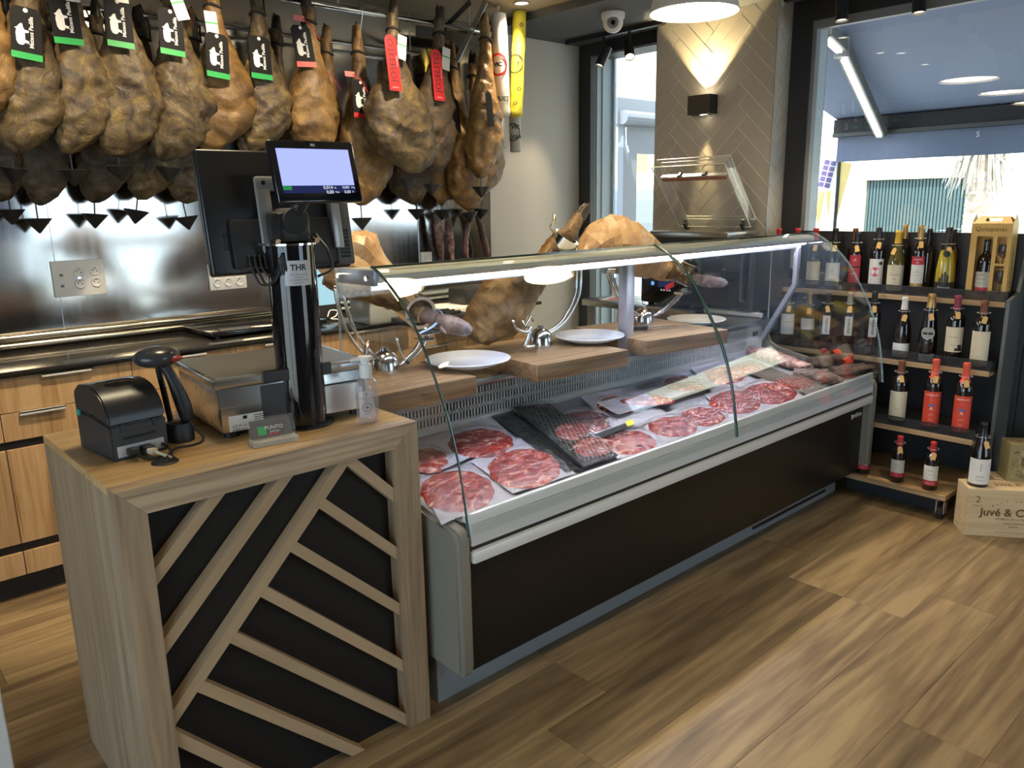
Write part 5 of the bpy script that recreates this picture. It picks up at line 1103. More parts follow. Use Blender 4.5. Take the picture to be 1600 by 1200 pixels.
G().box(-.008, .0, .02, OW*.62, .04, OH-.04, .003).build('door', black_gloss, ov); G().tube([(-.008, .06, .33), (-.035, .06, .33), (-.035, .06, .08), (-.008, .06, .08)], .008, 8).build('door_handle', dark_grey, ov)
pn = G().box(-.006, .0, OW*.64, OW-.02, .03, OH-.03, .002).build('control_panel', pm('panel_glass', (.008, .008, .011), .1), ov)
G().box(-.0075, -.006, .535, .65, .12, .2).build('display', em('display_navy', (.02, .03, .09), .8), pn)
g = G(); M = lambda y, z: on(frame((-.0085, y, z), (0, -1, 0), (0, 0, 1)))
put_text(g, '99', .045, M(.57, .175)); put_text(g, 'o o  o o', .022, M(.59, .105)); put_text(g, '-', .05, M(.645, .19)); g.build('display_lettering', screen_text, pn)
G().cyl((-.0075, .69, .14), (-.006, .69, .14), .012, n=14).build('button_blue', em('button_blue', (.1, .3, 1), 1.5), pn)
pp = thing('paper', 'sheet of paper with red print lying on the side table end', 'paper', (tx+.14, 3.42, .9125), .3)
G().box(-.1, .1, -.07, .07, 0, .004).build('sheet', paper, pp); G().box(-.09, .05, -.05, .03, .004, .0045).build('red_print', ink_pink, pp)
vm = thing('vacuum_machine', 'vacuum packing machine with a clear lid standing open on the oven', 'vacuum machine', (tx+.04, 2.52, .912+OH))
G().box(0, .30, .0, .55, .0, .035, .004).build('machine_base', brushed('vac_steel', (.5, .49, .46), .3, 1), vm, SM)
hA, hB = V(4.2, 2.535, 1.385)-Vector(vm.location), V(4.2, 3.04, 1.385)-Vector(vm.location); tA = V(3.9, 2.535, 1.742)-Vector(vm.location); tB = V(3.9, 3.03, 1.74)-Vector(vm.location)
ey = (hB-hA).normalized(); ex = (tA-hA).normalized(); LW, LH = (hB-hA).length, (tA-hA).length; M = frame(hA, ey, ex)
G().box(0, LW, 0, LH, .0, .012, 0, M).build('lid_plate', acrylic, vm)
g = G(); t = .022
for a in ((0, LW, 0, t), (0, LW, LH-t, LH), (0, t, t, LH-t), (LW-t, LW, t, LH-t)): g.box(*a, .012, .07, .002, M)
g.build('lid_rim', acrylic, vm)
g = G(); e_ = .003
for a in ((0, LW, 0, e_), (0, LW, LH-e_, LH), (0, e_, 0, LH), (LW-e_, LW, 0, LH)): g.box(*a, -.002, .004, 0, M); g.box(*a, .066, .072, 0, M)
for a in ((t, LW-t, t, t+.003), (t, LW-t, LH-t-.003, LH-t), (t, t+.003, t, LH-t), (LW-t-.003, LW-t, t, LH-t)): g.box(*a, .066, .072, 0, M)
g.build('lid_edge', pm('acrylic_bright', (.72, .7, .6), .3), vm)
G().box(.04, LW-.02, LH*.74, LH*.79, .012, .034, .002, M).build('seal_bar', pm('seal_red', (.32, .05, .03), .45), vm); G().box(.04, LW-.02, LH*.79, LH*.81, .012, .038, .001, M).build('seal_bar_top', alu, vm)
for a in (LW*.36, LW*.7): G().box(a-.012, a+.012, LH*.79, LH*.83, .012, .044, .002, M).build('seal_clip', black, vm)
for a in (.05, LW-.05):
    G().box(a-.012, a+.012, -.03, .03, -.01, .012, .003, M).build('hinge', dark_grey, vm); G().cyl(M @ V(a, .03, .012), M @ V(a, .03, .024), .014).build('hinge_cap', chrome, vm)
cbl = thing('cable', 'white cable hanging beside the oven near the tiled pillar', 'cable', tuple(W(1176, 470, X=4.22)))
G().tube(spline([(0, 0, 0), (0, -.02, .02), (0, -.04, -.02), (0, -.045, -.1)]), .006, 6).build('wire', white, cbl, True)

# ================================================================== lamps
def pendant(x, y, lbl):
    o = thing('pendant_lamp', lbl, 'lamp', (x, y, 2.3), 0, 'white pendant lamps over the case'); R = .18
    G().lathe([(R, 0), (R+.003, .004), (R-.012, .06), (R-.05, .16), (R-.1, .215), (.045, .235), (.03, .25), (.03, .29), (0, .29)], 40).build('shade', pm('shade_white', (.62, .6, .55), .45) if 'shade_white' not in bpy.data.materials else bpy.data.materials['shade_white'], o, SM)
    G().lathe([(0, .012), (R-.01, .012), (R-.006, .02), (0, .02)], 40).build('diffuser', lamp_disc, o)
    G().cyl((0, 0, .29), (0, 0, ZC-2.3), .004, n=6).build('cord', black, o)
pendant(2.93, 2.08, 'white pendant lamp glowing over the display case'); pendant(1.95, 2.15, 'white pendant lamp above the middle of the case, out of frame'); pendant(.97, 2.2, 'white pendant lamp above the pay desk, out of frame')
def spot(loc, aim, watts, size, col=(1, .8, .55), blend=.6):
    l = bpy.data.lights.new('spot', 'SPOT'); l.energy = watts; l.spot_size = math.radians(size); l.spot_blend = blend; l.color = col; l.shadow_soft_size = .03
    o = bpy.data.objects.new('spot_beam', l); o.location = loc; o.rotation_euler = (Vector(aim)-Vector(loc)).to_track_quat('-Z', 'Y').to_euler(); return o
def can(p, aim, lbl, watts, size, top=2.63, r=.032, ln=.13):
    o = thing('track_spotlight', lbl, 'spotlight', tuple(p), 0, 'black cylinder spotlights'); d = (Vector(aim)-Vector(p)).normalized()
    Q = d.to_track_quat('Z', 'Y').to_matrix().to_4x4()
    G().lathe([(0, -ln/2), (r, -ln/2), (r, ln/2), (r-.004, ln/2), (r-.005, ln/2-.012), (0, ln/2-.012)], 24, Q).build('housing', black, o, SM); G().lathe([(0, ln/2-.0115), (r-.006, ln/2-.0115)], 20, Q).build('lens', spot_disc, o)
    G().cyl((0, 0, 0), (0, 0, top-p[2]), .01).build('stem', black, o)
    s = spot(Vector(p)+d*(ln/2+.01), aim, watts, size); COL.objects.link(s); s.parent = o; s.matrix_parent_inverse = Matrix.Translation(p).inverted()
can(W(943, 88, X=4.2), (3.7, 4.0, 1.2), 'black spotlight at the left above the glass door', 18, 60); can(W(983, 78, X=4.2), (3.4, 2.6, 1.0), 'black spotlight at the right above the glass door', 40, 50)
can(W(1315, 19, X=4.3)+V(0, 0, .02), (4.1, 1.9, 0), 'black spotlight at the left over the window', 45, 70); can(W(1436, 6, X=4.3)+V(0, 0, .02), (4.1, 1.5, 0), 'black spotlight at the right over the window', 45, 70)
tk = thing('light_track', 'black lighting track above the glass door', 'track', (4.2, 3.6, 2.6)); G().box(-.018, .018, -.4, .42, 0, .03).build('rail', black, tk)
tk = thing('light_track', 'black lighting track along the top of the window', 'track', (4.3, 1.2, 2.6)); G().box(-.018, .018, -1.6, 1.25, 0, .03).build('rail', black, tk)
wl = thing('wall_light', 'black cube wall light on the herringbone tiles', 'wall light', (PX, 2.93, 2.107))
G().box(-.1, -.012, -.078, .078, -.055, .055, .002).build('housing', black, wl); G().box(-.012, .001, -.05, .05, -.04, .04).build('wall_bracket', black, wl)
for s in (1, -1):
    G().box(-.085 if s > 0 else -.05, -.03, -.05 if s > 0 else -.02, .05 if s > 0 else .02, s*.0552, s*.0556).build('lens', spot_disc, wl)
    q = spot((-.055, 0, s*.062), (-.01, 0, s*.6), 60 if s > 0 else 28, 84 if s > 0 else 24, col=(1, .8, .42), blend=.08); link(q, wl)
dm = thing('security_camera', 'white dome security camera on the dark soffit', 'security camera', (3.83, 3.29, 2.63))
G().lathe([(0, 0), (.068, 0), (.07, -.006), (.068, -.03), (.064, -.036), (0, -.036)], 30).build('base', white, dm, SM); G().ball((0, 0, -.05), .06, .06, .062, 24).build('dome_shell', white, dm, True)
d = (V(0, 0, CAM_H)-V(3.83, 3.29, 2.56)).normalized(); Q = Matrix.Translation((0, 0, -.052)) @ d.to_track_quat('Z', 'Y').to_matrix().to_4x4()
G().lathe([(0, .062), (.022, .064), (.03, .06), (.034, .052), (.036, .04)], 24, Q).build('lens_ring', mid_grey, dm, SM); G().lathe([(0, .067), (.012, .067), (.014, .063)], 18, Q).build('lens', black_gloss, dm, SM)
def downlight(x, y, lbl, watts, aim, size=75):
    o = thing('recessed_downlight', lbl, 'downlight', (x, y, ZC), 0, 'recessed downlights above the hams')
    G().lathe([(.05, 0), (.05, -.006), (.04, -.008), (.036, 0)], 24).build('bezel', alu, o, SM); G().lathe([(0, -.002), (.037, -.002)], 20).build('lens', spot_disc, o)
    s = spot((0, 0, -.03), Vector(aim)-Vector(o.location), watts, size, blend=.7); link(s, o)
q = W(815, 4, Z=ZC); downlight(q.x, q.y, 'recessed downlight above the yellow salami', 60, (q.x-.1, 4.1, 1.3))
for k, x in enumerate((-.35, .55, 1.45, 2.35)): downlight(x, 2.95, ('far left', 'left', 'middle', 'right')[k]+' recessed downlight in front of the hams, above the frame', 38, (x, 3.75, 1.9), 75)
for k, (x, y) in enumerate(((.3, .2), (1.6, .3), (2.9, .3), (1.6, -1.4), (3.2, -1.2))): downlight(x, y, ('left', 'middle', 'right', 'rear left', 'rear right')[k]+' recessed downlight over the shop floor, above the frame', 34, (x, y+.1, 0), 100)
for k, x in enumerate((.9, 2.2, 3.2)): downlight(x, 2.85, ('left', 'middle', 'right')[k]+' added downlight brightening the cabinets behind the case', 170, (x, 3.62, .5), 50)  # unseen lamps added to brighten the cabinets and the aisle

# ================================================================== wine shelves
SHX = (4.26, 4.14, 4.02, 3.93); SHZ = (1.045, .725, .41, .135); SY0, SY1, SXB = 1.19, 2.44, 4.40
wsf = thing('wine_shelf', 'black wine shelf with four wooden shelves and perforated front rails under the window', 'shelf', (4.0, SY0, 0))
lw = lambda g: L(g, wsf)
panel_bk = pm('shelf_black', (.018, .019, .021), .5)
lw(G().box(SXB, SXB+.02, SY0-.06, SY1, .1, 1.362)).build('back_panel', panel_bk, wsf)
g = G(); g.prism([(4.2, .06), (4.2, 1.06), (4.33, 1.09), (4.42, 1.362), (4.42, .06)], 0, .016, frame((0, SY0-.02, 0), (1, 0, 0), (0, 0, 1), (0, -1, 0))); lw(g).build('side_panel', pm('shelf_side', (.13, .135, .125), .35, .2), wsf)
lw(G().box(4.425, 4.455, SY0-.3, SY0-.06, .0, 1.362)).build('end_panel', panel_bk, wsf)
perf = perforated('perforated_black', (.02, .02, .021)); metal_bk = pm('shelf_metal', (.02, .02, .021), .4)
for x, z in zip(SHX, SHZ):
    y0 = SY0 if z > .2 else 1.25; y1_ = SY1 if z > .2 else 1.79
    lw(G().box(x, SXB, y0, y1_, z-.026, z, .001)).build('shelf_board', shelf_wood, wsf)
    if z > .2: lw(G().box(x+.006, SXB, y0-.004, y1_, z, z+.0015)).build('shelf_tray', metal_bk, wsf)
    else: lw(G().box(4.06, 4.075, 1.32, 1.79, 0, z-.027)).build('low_black_strip', panel_bk, wsf)  # black strip below the bottom shelf board
    if z > .2:
        lw(G().box(x+.004, x+.0055, y0-.006, SY1, z+.0, z+.048)).build('front_lip', perf, wsf)
        lw(G().box(x+.004, SXB, y0-.0065, y0-.005, z-.004, z+.048)).build('side_lip', metal_bk, wsf)
        lw(G().box(x+.003, x+.0065, y0-.006, SY1, z+.046, z+.049)).build('lip_edge', metal_bk, wsf)
for x, y in ((3.99, SY0+.09), (4.36, SY0+.09), (4.36, 1.74)):
    o = lw(G().box(x-.03, x+.03, y-.025, y+.025, .092, .108, .002)).build('caster', dark_grey, wsf)
    lw(G().cyl((x-.01, y-.012, .036), (x-.01, y+.012, .036), .035, n=16)).build('wheel', black_matte, o); lw(G().box(x-.03, x+.01, y-.02, y-.015, .03, .092).box(x-.03, x+.01, y+.015, y+.02, .03, .092)).build('fork', alu, o)

g_dark = pm('bottle_dark_glass', (.012, .008, .008), .07, coat=.5); g_green = pm('bottle_green_glass', (.015, .022, .012), .07, coat=.5); g_olive = pm('bottle_olive_glass', (.1, .085, .025), .08, coat=.4); g_yellow = pm('bottle_yellow', (.42, .34, .03), .18, coat=.4)
caps = {k: pm('capsule_'+k, c, r, m) for k, c, r, m in (('red', (.5, .035, .035), .4, 0), ('burgundy', (.25, .03, .06), .4, 0), ('black', (.014, .014, .016), .3, 0), ('brown', (.19, .07, .035), .45, .2), ('gold', (.48, .3, .1), .35, .5), ('yellow', (.72, .46, .04), .45, 0), ('white', (.75, .74, .7), .45, 0), ('orange', (.72, .1, .05), .4, 0), ('silver', (.5, .46, .34), .35, .4))}
lab_w = pm('label_white', (.76, .75, .71), .6); lab_c = pm('label_cream', (.7, .63, .46), .65); lab_r = pm('label_vermouth', (.68, .07, .035), .5); lab_red2 = pm('label_crimson', (.5, .04, .06), .5); lab_k = pm('label_black', (.015, .015, .015), .5); lab_g = pm('label_grey', (.55, .55, .5), .6)
PROF = {'bordeaux': [(0, .006), (.6, 0), (.97, 0), (1, .012), (1, .62), (.96, .67), (.78, .72), (.5, .755), (.4, .78), (.385, .83), (.37, .95), (.4, .955), (.4, .985), (.36, 1), (0, 1)],
        'burgundy': [(0, .006), (.6, 0), (.97, 0), (1, .012), (1, .42), (.97, .48), (.84, .57), (.62, .68), (.45, .77), (.37, .84), (.34, .95), (.375, .955), (.375, .985), (.34, 1), (0, 1)],
        'rhine': [(0, .006), (.6, 0), (.95, 0), (1, .015), (1, .3), (.95, .42), (.8, .58), (.58, .74), (.42, .86), (.36, .95), (.4, .955), (.4, .985), (.36, 1), (0, 1)]}
def lin(tab, t):
    for (a, va), (b, vb) in zip(tab, tab[1:]):
        if t <= b: return va+(vb-va)*(t-a)/max(b-a, 1e-9)
    return tab[-1][1]
def bottle(label, base, h, kind='bordeaux', r=.0375, glass=g_dark, cap='black', lab=None, face=math.radians(196), texts=(), necktag=True, hang=None, extra=None, capz=.8, group='wine bottles on the shelves'):
    o = thing('wine_bottle', label, 'bottle', tuple(base), 0, group); P = PROF[kind]
    G().lathe([(a*r, b*h) for a, b in P], 22).build('glass_body', glass, o, SM)
    cp_ = [(lin([(b, a) for a, b in P if b > .3], z)*r+.0009, z*h) for z in (capz, capz+.03, .87, .945)]+[(P[-4][0]*r+.001, .957*h), (P[-3][0]*r+.001, .985*h), (P[-2][0]*r, 1.003*h), (0, 1.004*h)]
    G().lathe(cp_, 20).build('capsule', caps[cap], o, SM)
    def onb(x, y, dr=.0006):
        t = face+x/r; return V((r+dr)*math.cos(t), (r+dr)*math.sin(t), y)
    if lab:
        z0, z1, wd_, lm = lab; z0 *= h; z1 *= h
        g = G(); g.grid(lambda u, v: onb((u-.5)*wd_*2*r, z0+(z1-z0)*v), 12, 2); lo = g.build('label', lm, o, True)
        for s, y, sz, m in texts:
            g = G(); put_text(g, s, sz, lambda a, b, y=y: onb(a, z0+(z1-z0)*y+b, .0011)); g.build('lettering', m, lo)
        for e in (extra or ()):
            k, y0_, y1_, x0_, x1_, m = e; g = G()
            if k == 'band': g.grid(lambda u, v: onb((x0_+(x1_-x0_)*u)*wd_*r, z0+(z1-z0)*(y0_+(y1_-y0_)*v), .0009), 10, 1)
            elif k == 'disc':
                n = 20; rr_ = (x1_-x0_)/2*wd_*r; xc = (x0_+x1_)/2*wd_*r; yc = z0+(z1-z0)*(y0_+y1_)/2; c_ = g.bm.verts.new(onb(xc, yc, .001)); vs_ = [g.bm.verts.new(onb(xc+rr_*math.cos(q*2*PI/n), yc+rr_*math.sin(q*2*PI/n), .001)) for q in range(n)]
                for q in range(n): g.bm.faces.new((c_, vs_[q], vs_[(q+1) % n]))
            g.build('label_print', m, lo)
    if necktag:
        nz = .735*h if kind == 'bordeaux' else .68*h; nr = lin([(b, a) for a, b in P if b > .3], nz/h)*r+.004; a = face+(necktag if necktag is not True else .2)
        c = V((nr+.006)*math.cos(a), (nr+.006)*math.sin(a), nz); M = Matrix.Translation(c) @ Matrix.Rotation(a-PI/2, 4, 'Z') @ Matrix.Rotation(PI, 4, 'Z') @ Matrix.Rotation(-.25, 4, 'X') @ Matrix.Rotation(.25*math.sin(base[0]*90+base[1]*70), 4, 'Y')
        tg = G().prism([(-.011, -.018), (.011, -.018), (.011, .011), (.006, .017), (-.006, .017), (-.011, .011)], -.0008, 0, M @ frame((0, 0, 0), (1, 0, 0), (0, 0, 1))).build('neck_tag', orange_tag, o)
        G().tube([V(nr*.95*math.cos(q), nr*.95*math.sin(q), nz+.03) for q in [k*PI/6 for k in range(12)]], .0008, 4, closed=True).build('string', paper, o)
    if hang:
        a = face+.15; c = V((r+.004)*math.cos(a), (r+.004)*math.sin(a), h*.45); M = Matrix.Translation(c) @ Matrix.Rotation(a+PI/2, 4, 'Z') @ frame((0, 0, 0), (1, 0, 0), (0, 0, 1))
        tg = G().box(-.019, .019, -.052, .052, -.0008, 0, .0, M).build('hang_tag', paper if hang != 'w' else lab_w, o)
        g = G(); put_text(g, hang, .021, on(M @ Matrix.Translation((.0, 0, .0006)) @ Matrix.Rotation(PI/2, 4, 'Z')), .0003); g.build('lettering', ink, tg)
    return o
def at_shelf(i, xb, yb, xt, yt, dx=.06):
    X = SHX[i]+dx; y = W(xb, yb, X=X).y; zt = W(xt, yt, X=X).z; return V(X, y, SHZ[i]+.0016), zt-SHZ[i]
def sb_(label, i, xb, yb, xt, yt, dx=.06, **k):
    p, h = at_shelf(i, xb, yb, xt, yt, dx); return bottle(label, p, h, **k)
IK, IB, IR = ink, ink_brown, ink_red
sb_('red capped bottle with a white icon label, first on the top shelf', 0, 1213, 440, 1218, 357, cap='red', lab=(.3, .62, .95, lab_w), texts=(('o * o', .75, .014, IK), ('| | |', .5, .012, IK), ('o  o', .22, .016, IK)), r=.036)
sb_('red capped bottle with a pale green plant label, second on the top shelf', 0, 1242, 440, 1246, 357, cap='red', lab=(.32, .66, .9, lab_g), texts=(('Y', .6, .03, IK), ('~', .35, .03, IK)), r=.036)
sb_('red capped clear bottle with a low blank cream label on the top shelf', 0, 1270, 443, 1274, 357, kind='burgundy', glass=g_green, cap='red', lab=(.06, .45, 1.1, lab_c), texts=(('Bos Blanc', .3, .007, IB), ('o', .6, .02, ink_grey)), r=.041)
sb_('black capped bottle with a low pale label on the top shelf', 0, 1300, 445, 1307, 357, kind='burgundy', glass=g_green, cap='black', lab=(.06, .44, 1.1, lab_w), texts=(('Chardonnay', .25, .008, IB), ('O', .65, .02, ink_grey)), r=.041)
sb_('bottle with a crimson label under the black band on the top shelf', 0, 1334, 447, 1342, 364, cap='black', lab=(.1, .62, .9, lab_red2), texts=(('ARDALES', .38, .0085, ink_white), ('-K', .84, .02, ink_white)), extra=(('band', .6, .66, -.9, .9, IK),), r=.036, h=None) if False else None
sb_('bottle with a crimson label and black arc on the top shelf', 0, 1334, 447, 1341, 364, cap='black', lab=(.1, .62, .9, lab_red2), texts=(('ARDALES', .38, .0085, ink_white), ('-K', .84, .02, ink_white)), extra=(('band', .58, .63, -.8, .8, IK),), r=.036)
sb_('bottle with a white label and pink flower on the top shelf', 0, 1367, 449, 1374, 356, cap='black', lab=(.12, .52, 1.1, lab_w), texts=(('NARIS', .5, .015, ink_white),), extra=(('disc', .25, .75, -.62, .55, ink_pink), ('disc', .72, .95, .35, .8, pm('seal_black', (.05, .045, .03), .5)), ('disc', .7, .72, -.2, -.1, ink_pink), ('disc', .2, .22, .6, .75, ink_pink)), r=.038)
sb_('yellow capped white wine bottle with a cream label on the top shelf', 0, 1397, 452, 1405, 361, kind='burgundy', glass=g_olive, cap='yellow', lab=(.05, .46, 1.15, lab_c), texts=(('BELLAGARDE', .62, .0085, IB), ('MERSIER', .45, .006, IB), ('2021', .28, .006, IB)), r=.0425, necktag=-.4)
sb_('gold capped bottle with a red topped white label on the top shelf', 0, 1431, 453, 1441, 353, cap='gold', lab=(.12, .56, .95, lab_w), texts=(('MOSCATO', .9, .009, ink_white), ('M.M.', .8, .008, ink_white), ('Viñas', .5, .009, IB), ('Dulces', .38, .007, IB)), extra=(('band', .73, 1.0, -.99, .99, lab_red2), ('band', 0, .12, -.99, .99, caps['gold'])), r=.036)
sb_('yellow flask bottle with a black castle label on the top shelf', 0, 1474, 456, 1483, 356, kind='rhine', glass=g_yellow, cap='black', lab=(.02, .22, 1.2, lab_k), texts=(('Florestel', .6, .017, ink_white),), extra=(('disc', 2.6, 3.5, -.3, .3, lab_k), ('band', 1.0, 1.3, -.5, -.3, lab_k), ('band', 1.0, 1.6, -.25, -.1, lab_k), ('band', 1.0, 1.75, -.05, .1, lab_k), ('band', 1.0, 1.5, .15, .35, lab_k)), r=.045, capz=.68)
for lbl, xb, xt, yt, cap in (('brown capped bottle in the back of the top shelf', 1331, 1338, 357, 'brown'), ('gold capped bottle in the back of the top shelf', 1408, 1418, 352, 'gold'), ('black capped bottle behind the gold capped moscato', 1446, 1455, 358, 'black'), ('black capped bottle half hidden beside the gift box', 1483, 1492, 359, 'black')):
    sb_(lbl, 0, xb, 440, xt, yt, dx=.105, cap=cap, necktag=False, r=.035)
# second shelf
sb_('burgundy capped bottle at the far left of the second shelf', 1, 1195, 540, 1201, 446, cap='burgundy', r=.037, dx=.07)
sb_('bottle with a tall pale label on the second shelf', 1, 1229, 545, 1235, 455, kind='burgundy', cap='black', glass=g_olive, lab=(.2, .58, 1.1, lab_w), texts=(('Mas Bugader', .62, .009, IK), ('CAVA', .3, .006, IK)), r=.04)
sb_('bottle with a short white label on the second shelf', 1, 1260, 548, 1264, 458, kind='burgundy', cap='gold', glass=g_olive, lab=(.33, .54, 1.1, lab_w), texts=(('Chardonnay', .5, .008, IB),), r=.04)
sb_('bottle with a handwritten hang tag, left one on the second shelf', 1, 1288, 551, 1293, 459, cap='black', hang='vintresito', r=.037)
sb_('gold necked bottle with a handwritten hang tag on the second shelf', 1, 1322, 555, 1332, 458, cap='silver', hang='vintresito', r=.037)
sb_('black capped bottle with a handwritten hang tag by the case end', 1, 1359, 558, 1369, 456, cap='black', hang='vintresito', r=.037)
sb_('white capped bottle with a low white label on the second shelf', 1, 1406, 563, 1419, 465, kind='burgundy', cap='white', lab=(.03, .26, 1.2, lab_w), texts=(('Marques Blanc', .35, .005, IB),), r=.041)
sb_('gold capped bottle with a round grey emblem on the second shelf', 1, 1446, 568, 1460, 460, kind='rhine', cap='gold', lab=(.02, .13, .9, lab_w), texts=(('LA 16', .5, .008, IK),), extra=(('disc', 1.5, 6.1, -.8, .8, lab_g), ('disc', 1.8, 5.8, -.7, .7, pm('emblem_grey', (.36, .36, .34), .5)), ('band', 3.6, 3.9, -.6, .6, IK), ('band', 4.5, 4.65, -.5, .5, IK), ('band', 2.6, 2.8, -.5, .5, IK)), r=.044)
sb_('burgundy capped bottle with a cream label and dark bird on the second shelf', 1, 1486, 572, 1503, 463, cap='burgundy', lab=(.2, .56, 1.2, lab_c), texts=(('DULZURA', .6, .009, IB), ('MALBEC', .28, .006, IB), ('*', .88, .012, IR)), extra=(('band', .05, .16, .15, .9, lab_k), ('band', .16, .3, .4, .8, lab_k)), r=.04)
sb_('copper capped bottle with a tall cream label at the right of the second shelf', 1, 1527, 577, 1544, 471, cap='brown', lab=(.04, .56, 1.15, lab_c), texts=(('Syrah', .28, .006, IB), ('2019', .16, .005, IB)), r=.041)
# third shelf
sb_('red capped bottle behind the case glass, left on the third shelf', 2, 1281, 640, 1289, 546, cap='red', r=.037)
sb_('red capped bottle behind the case glass, right on the third shelf', 2, 1322, 645, 1332, 554, cap='red', r=.037)
sb_('copper capped bottle with a cream label on the third shelf', 2, 1401, 657, 1411, 564, cap='brown', lab=(.07, .53, 1.15, lab_c), texts=(('Reserva', .4, .007, IB), ('2018', .22, .005, IB)), r=.042)
for lbl, xb, yb, xt, yt in (('red vermouth bottle, left of the two on the third shelf', 1453, 663, 1465, 562), ('red vermouth bottle, right of the two on the third shelf', 1500, 669, 1515, 568)):
    sb_(lbl, 2, xb, yb, xt, yt, cap='orange', capz=.74, lab=(.06, .56, 1.15, lab_r), texts=(('VERMOUTH', .9, .0115, ink_white), ('. . .', .78, .012, ink_white), ('A', .52, .022, ink_white), ('* * *', .33, .012, ink_white), ('o o', .2, .01, ink_white), ('m', .08, .014, ink_white)), extra=(('band', .58, .64, -.3, .3, pm('label_blue', (.1, .15, .4), .5)),), r=.04)
# bottom shelf
sb_('small bottle at the left of the bottom shelf, half hidden by the case', 3, 1347, 744, 1354, 672, cap='red', lab=(.12, .5, 1.1, lab_g), texts=(('BLAU', .6, .008, IB),), extra=(('band', 0, .25, -.99, .99, lab_red2),), r=.034, necktag=False)
sb_('small red capped bottle in the middle of the bottom shelf', 3, 1400, 757, 1408, 682, cap='red', lab=(.12, .5, 1.1, lab_g), texts=(('BLAU', .7, .008, IB), ('VINO TINTO', .5, .005, IB)), extra=(('band', 0, .25, -.99, .99, lab_red2),), r=.034)
sb_('small red capped bottle at the right of the bottom shelf', 3, 1451, 771, 1460, 691, cap='red', lab=(.1, .52, 1.1, lab_w), texts=(('BLAU', .75, .009, IB), ('DULCE', .55, .006, IB), ('MALAGA', .12, .01, ink_white)), extra=(('band', 0, .26, -.99, .99, lab_red2),), r=.035)
# gift carton
gX = 4.275; gy1 = W(1508, 452, X=gX).y; gy0 = W(1570, 462, X=gX).y; gw = gy1-gy0; gh = W(1514, 350, X=gX).z-SHZ[0]
gbx = thing('gift_carton', 'yellow gift carton with a wine bottle and two glasses behind windows', 'gift box', (gX, gy1, SHZ[0]+.002), -PI/2, None)
yl = pm('carton_yellow', (.66, .42, .12), .5); gd = .085
g = G(); wz0, wz1 = .03, gh-.06
g.box(0, gw, 0, .002, 0, wz0); g.box(0, gw, 0, .002, wz1, gh); g.box(0, gw*.16, 0, .002, wz0, wz1); g.box(gw*.56, gw*.66, 0, .002, wz0, wz1); g.box(gw*.9, gw, 0, .002, wz0, wz1); g.box(gw*.66, gw*.9, 0, .002, wz0+(wz1-wz0)*.5, wz0+(wz1-wz0)*.54)
g.build('front_panel', yl, gbx); G().box(0, gw, gd-.002, gd, 0, gh).box(0, .002, .002, gd-.002, 0, gh).box(gw-.002, gw, .002, gd-.002, 0, gh).box(.002, gw-.002, .002, gd-.002, 0, .002).build('carton', yl, gbx)
for y0_, sgn in ((0.0, 1), (gd, -1)):
    g = G(); M = Matrix.Translation((0, y0_, gh)) @ Matrix.Rotation(-sgn*.75, 4, 'X') @ frame((0, 0, 0), (1, 0, 0), (0, 0, 1)); g.prism([(0, 0), (gw*.3, 0), (gw*.3, .045), (gw*.14, .045)], 0, .0015, M); g.prism([(gw*.7, 0), (gw, 0), (gw*.86, .045), (gw*.7, .045)], 0, .0015, M); g.prism([(gw*.3, 0), (gw*.7, 0), (gw*.7, .014), (gw*.3, .014)], 0, .0015, M); g.prism([(gw*.3, .034), (gw*.7, .034), (gw*.7, .045), (gw*.3, .045)], 0, .0015, M); g.build('handle_flap', yl, gbx)
for xx in (.0, gw): g = G(); g.prism([(0, gh), (gd, gh), (gd/2, gh+.05)], 0, .0015, frame((xx-(.0015 if xx else 0), 0, 0), (0, 1, 0), (0, 0, 1), (1, 0, 0))); g.build('side_gable', yl, gbx)
g = G(); put_text(g, 'Quitapenas', .03, on(frame((gw*.48, -.0008, gh-.026), (1, 0, 0), (0, 0, 1)))); put_text(g, 'Quitapenas', .04, on(frame((gw+.0008, gd*.5, gh*.42), (0, 0, 1), (0, -1, 0), (1, 0, 0)))); g.build('lettering', ink_brown, gbx)
bb = gw*.36; G().lathe([(a*.036, b*.285+.004) for a, b in PROF['bordeaux']], 20, Matrix.Translation((bb, .042, 0))).build('boxed_bottle', g_dark, gbx, SM)
g = G(); g.grid(lambda u, v: V(bb+.0368*math.cos(-PI/2+(u-.5)*1.9), .042+.0368*math.sin(-PI/2+(u-.5)*1.9), .06+.075*v), 10, 2); lo = g.build('bottle_label', lab_g, gbx, True)
g = G(); g.grid(lambda u, v: V(bb+.0368*math.cos(-PI/2+(u-.5)*1.9), .042+.0368*math.sin(-PI/2+(u-.5)*1.9), .034+.026*v), 10, 2); g.build('red_label', lab_red2, gbx, True)
g = G(); put_text(g, 'VINO', .012, on(frame((bb, .0045, .12), (1, 0, 0), (0, 0, 1)))); put_text(g, 'MALAGA', .009, on(frame((bb, .0045, .1), (1, 0, 0), (0, 0, 1)))); put_text(g, 'DULCE', .008, on(frame((bb, .0045, .08), (1, 0, 0), (0, 0, 1)))); g.build('lettering', ink_brown, lo)
for zz, M in ((.03, Matrix.Translation((gw*.78, .04, .03))), (.03, Matrix.Translation((gw*.78, .04, .155)))):
    G().lathe([(0, 0), (.021, 0), (.02, .003), (.004, .008), (.0035, .045), (.02, .06), (.026, .08), (.022, .11), (.0205, .11), (.024, .08), (0, .06)], 18, M).build('wine_glass', glassy('glass_ware', (.5, .46, .45), milky=.05), gbx, SM)
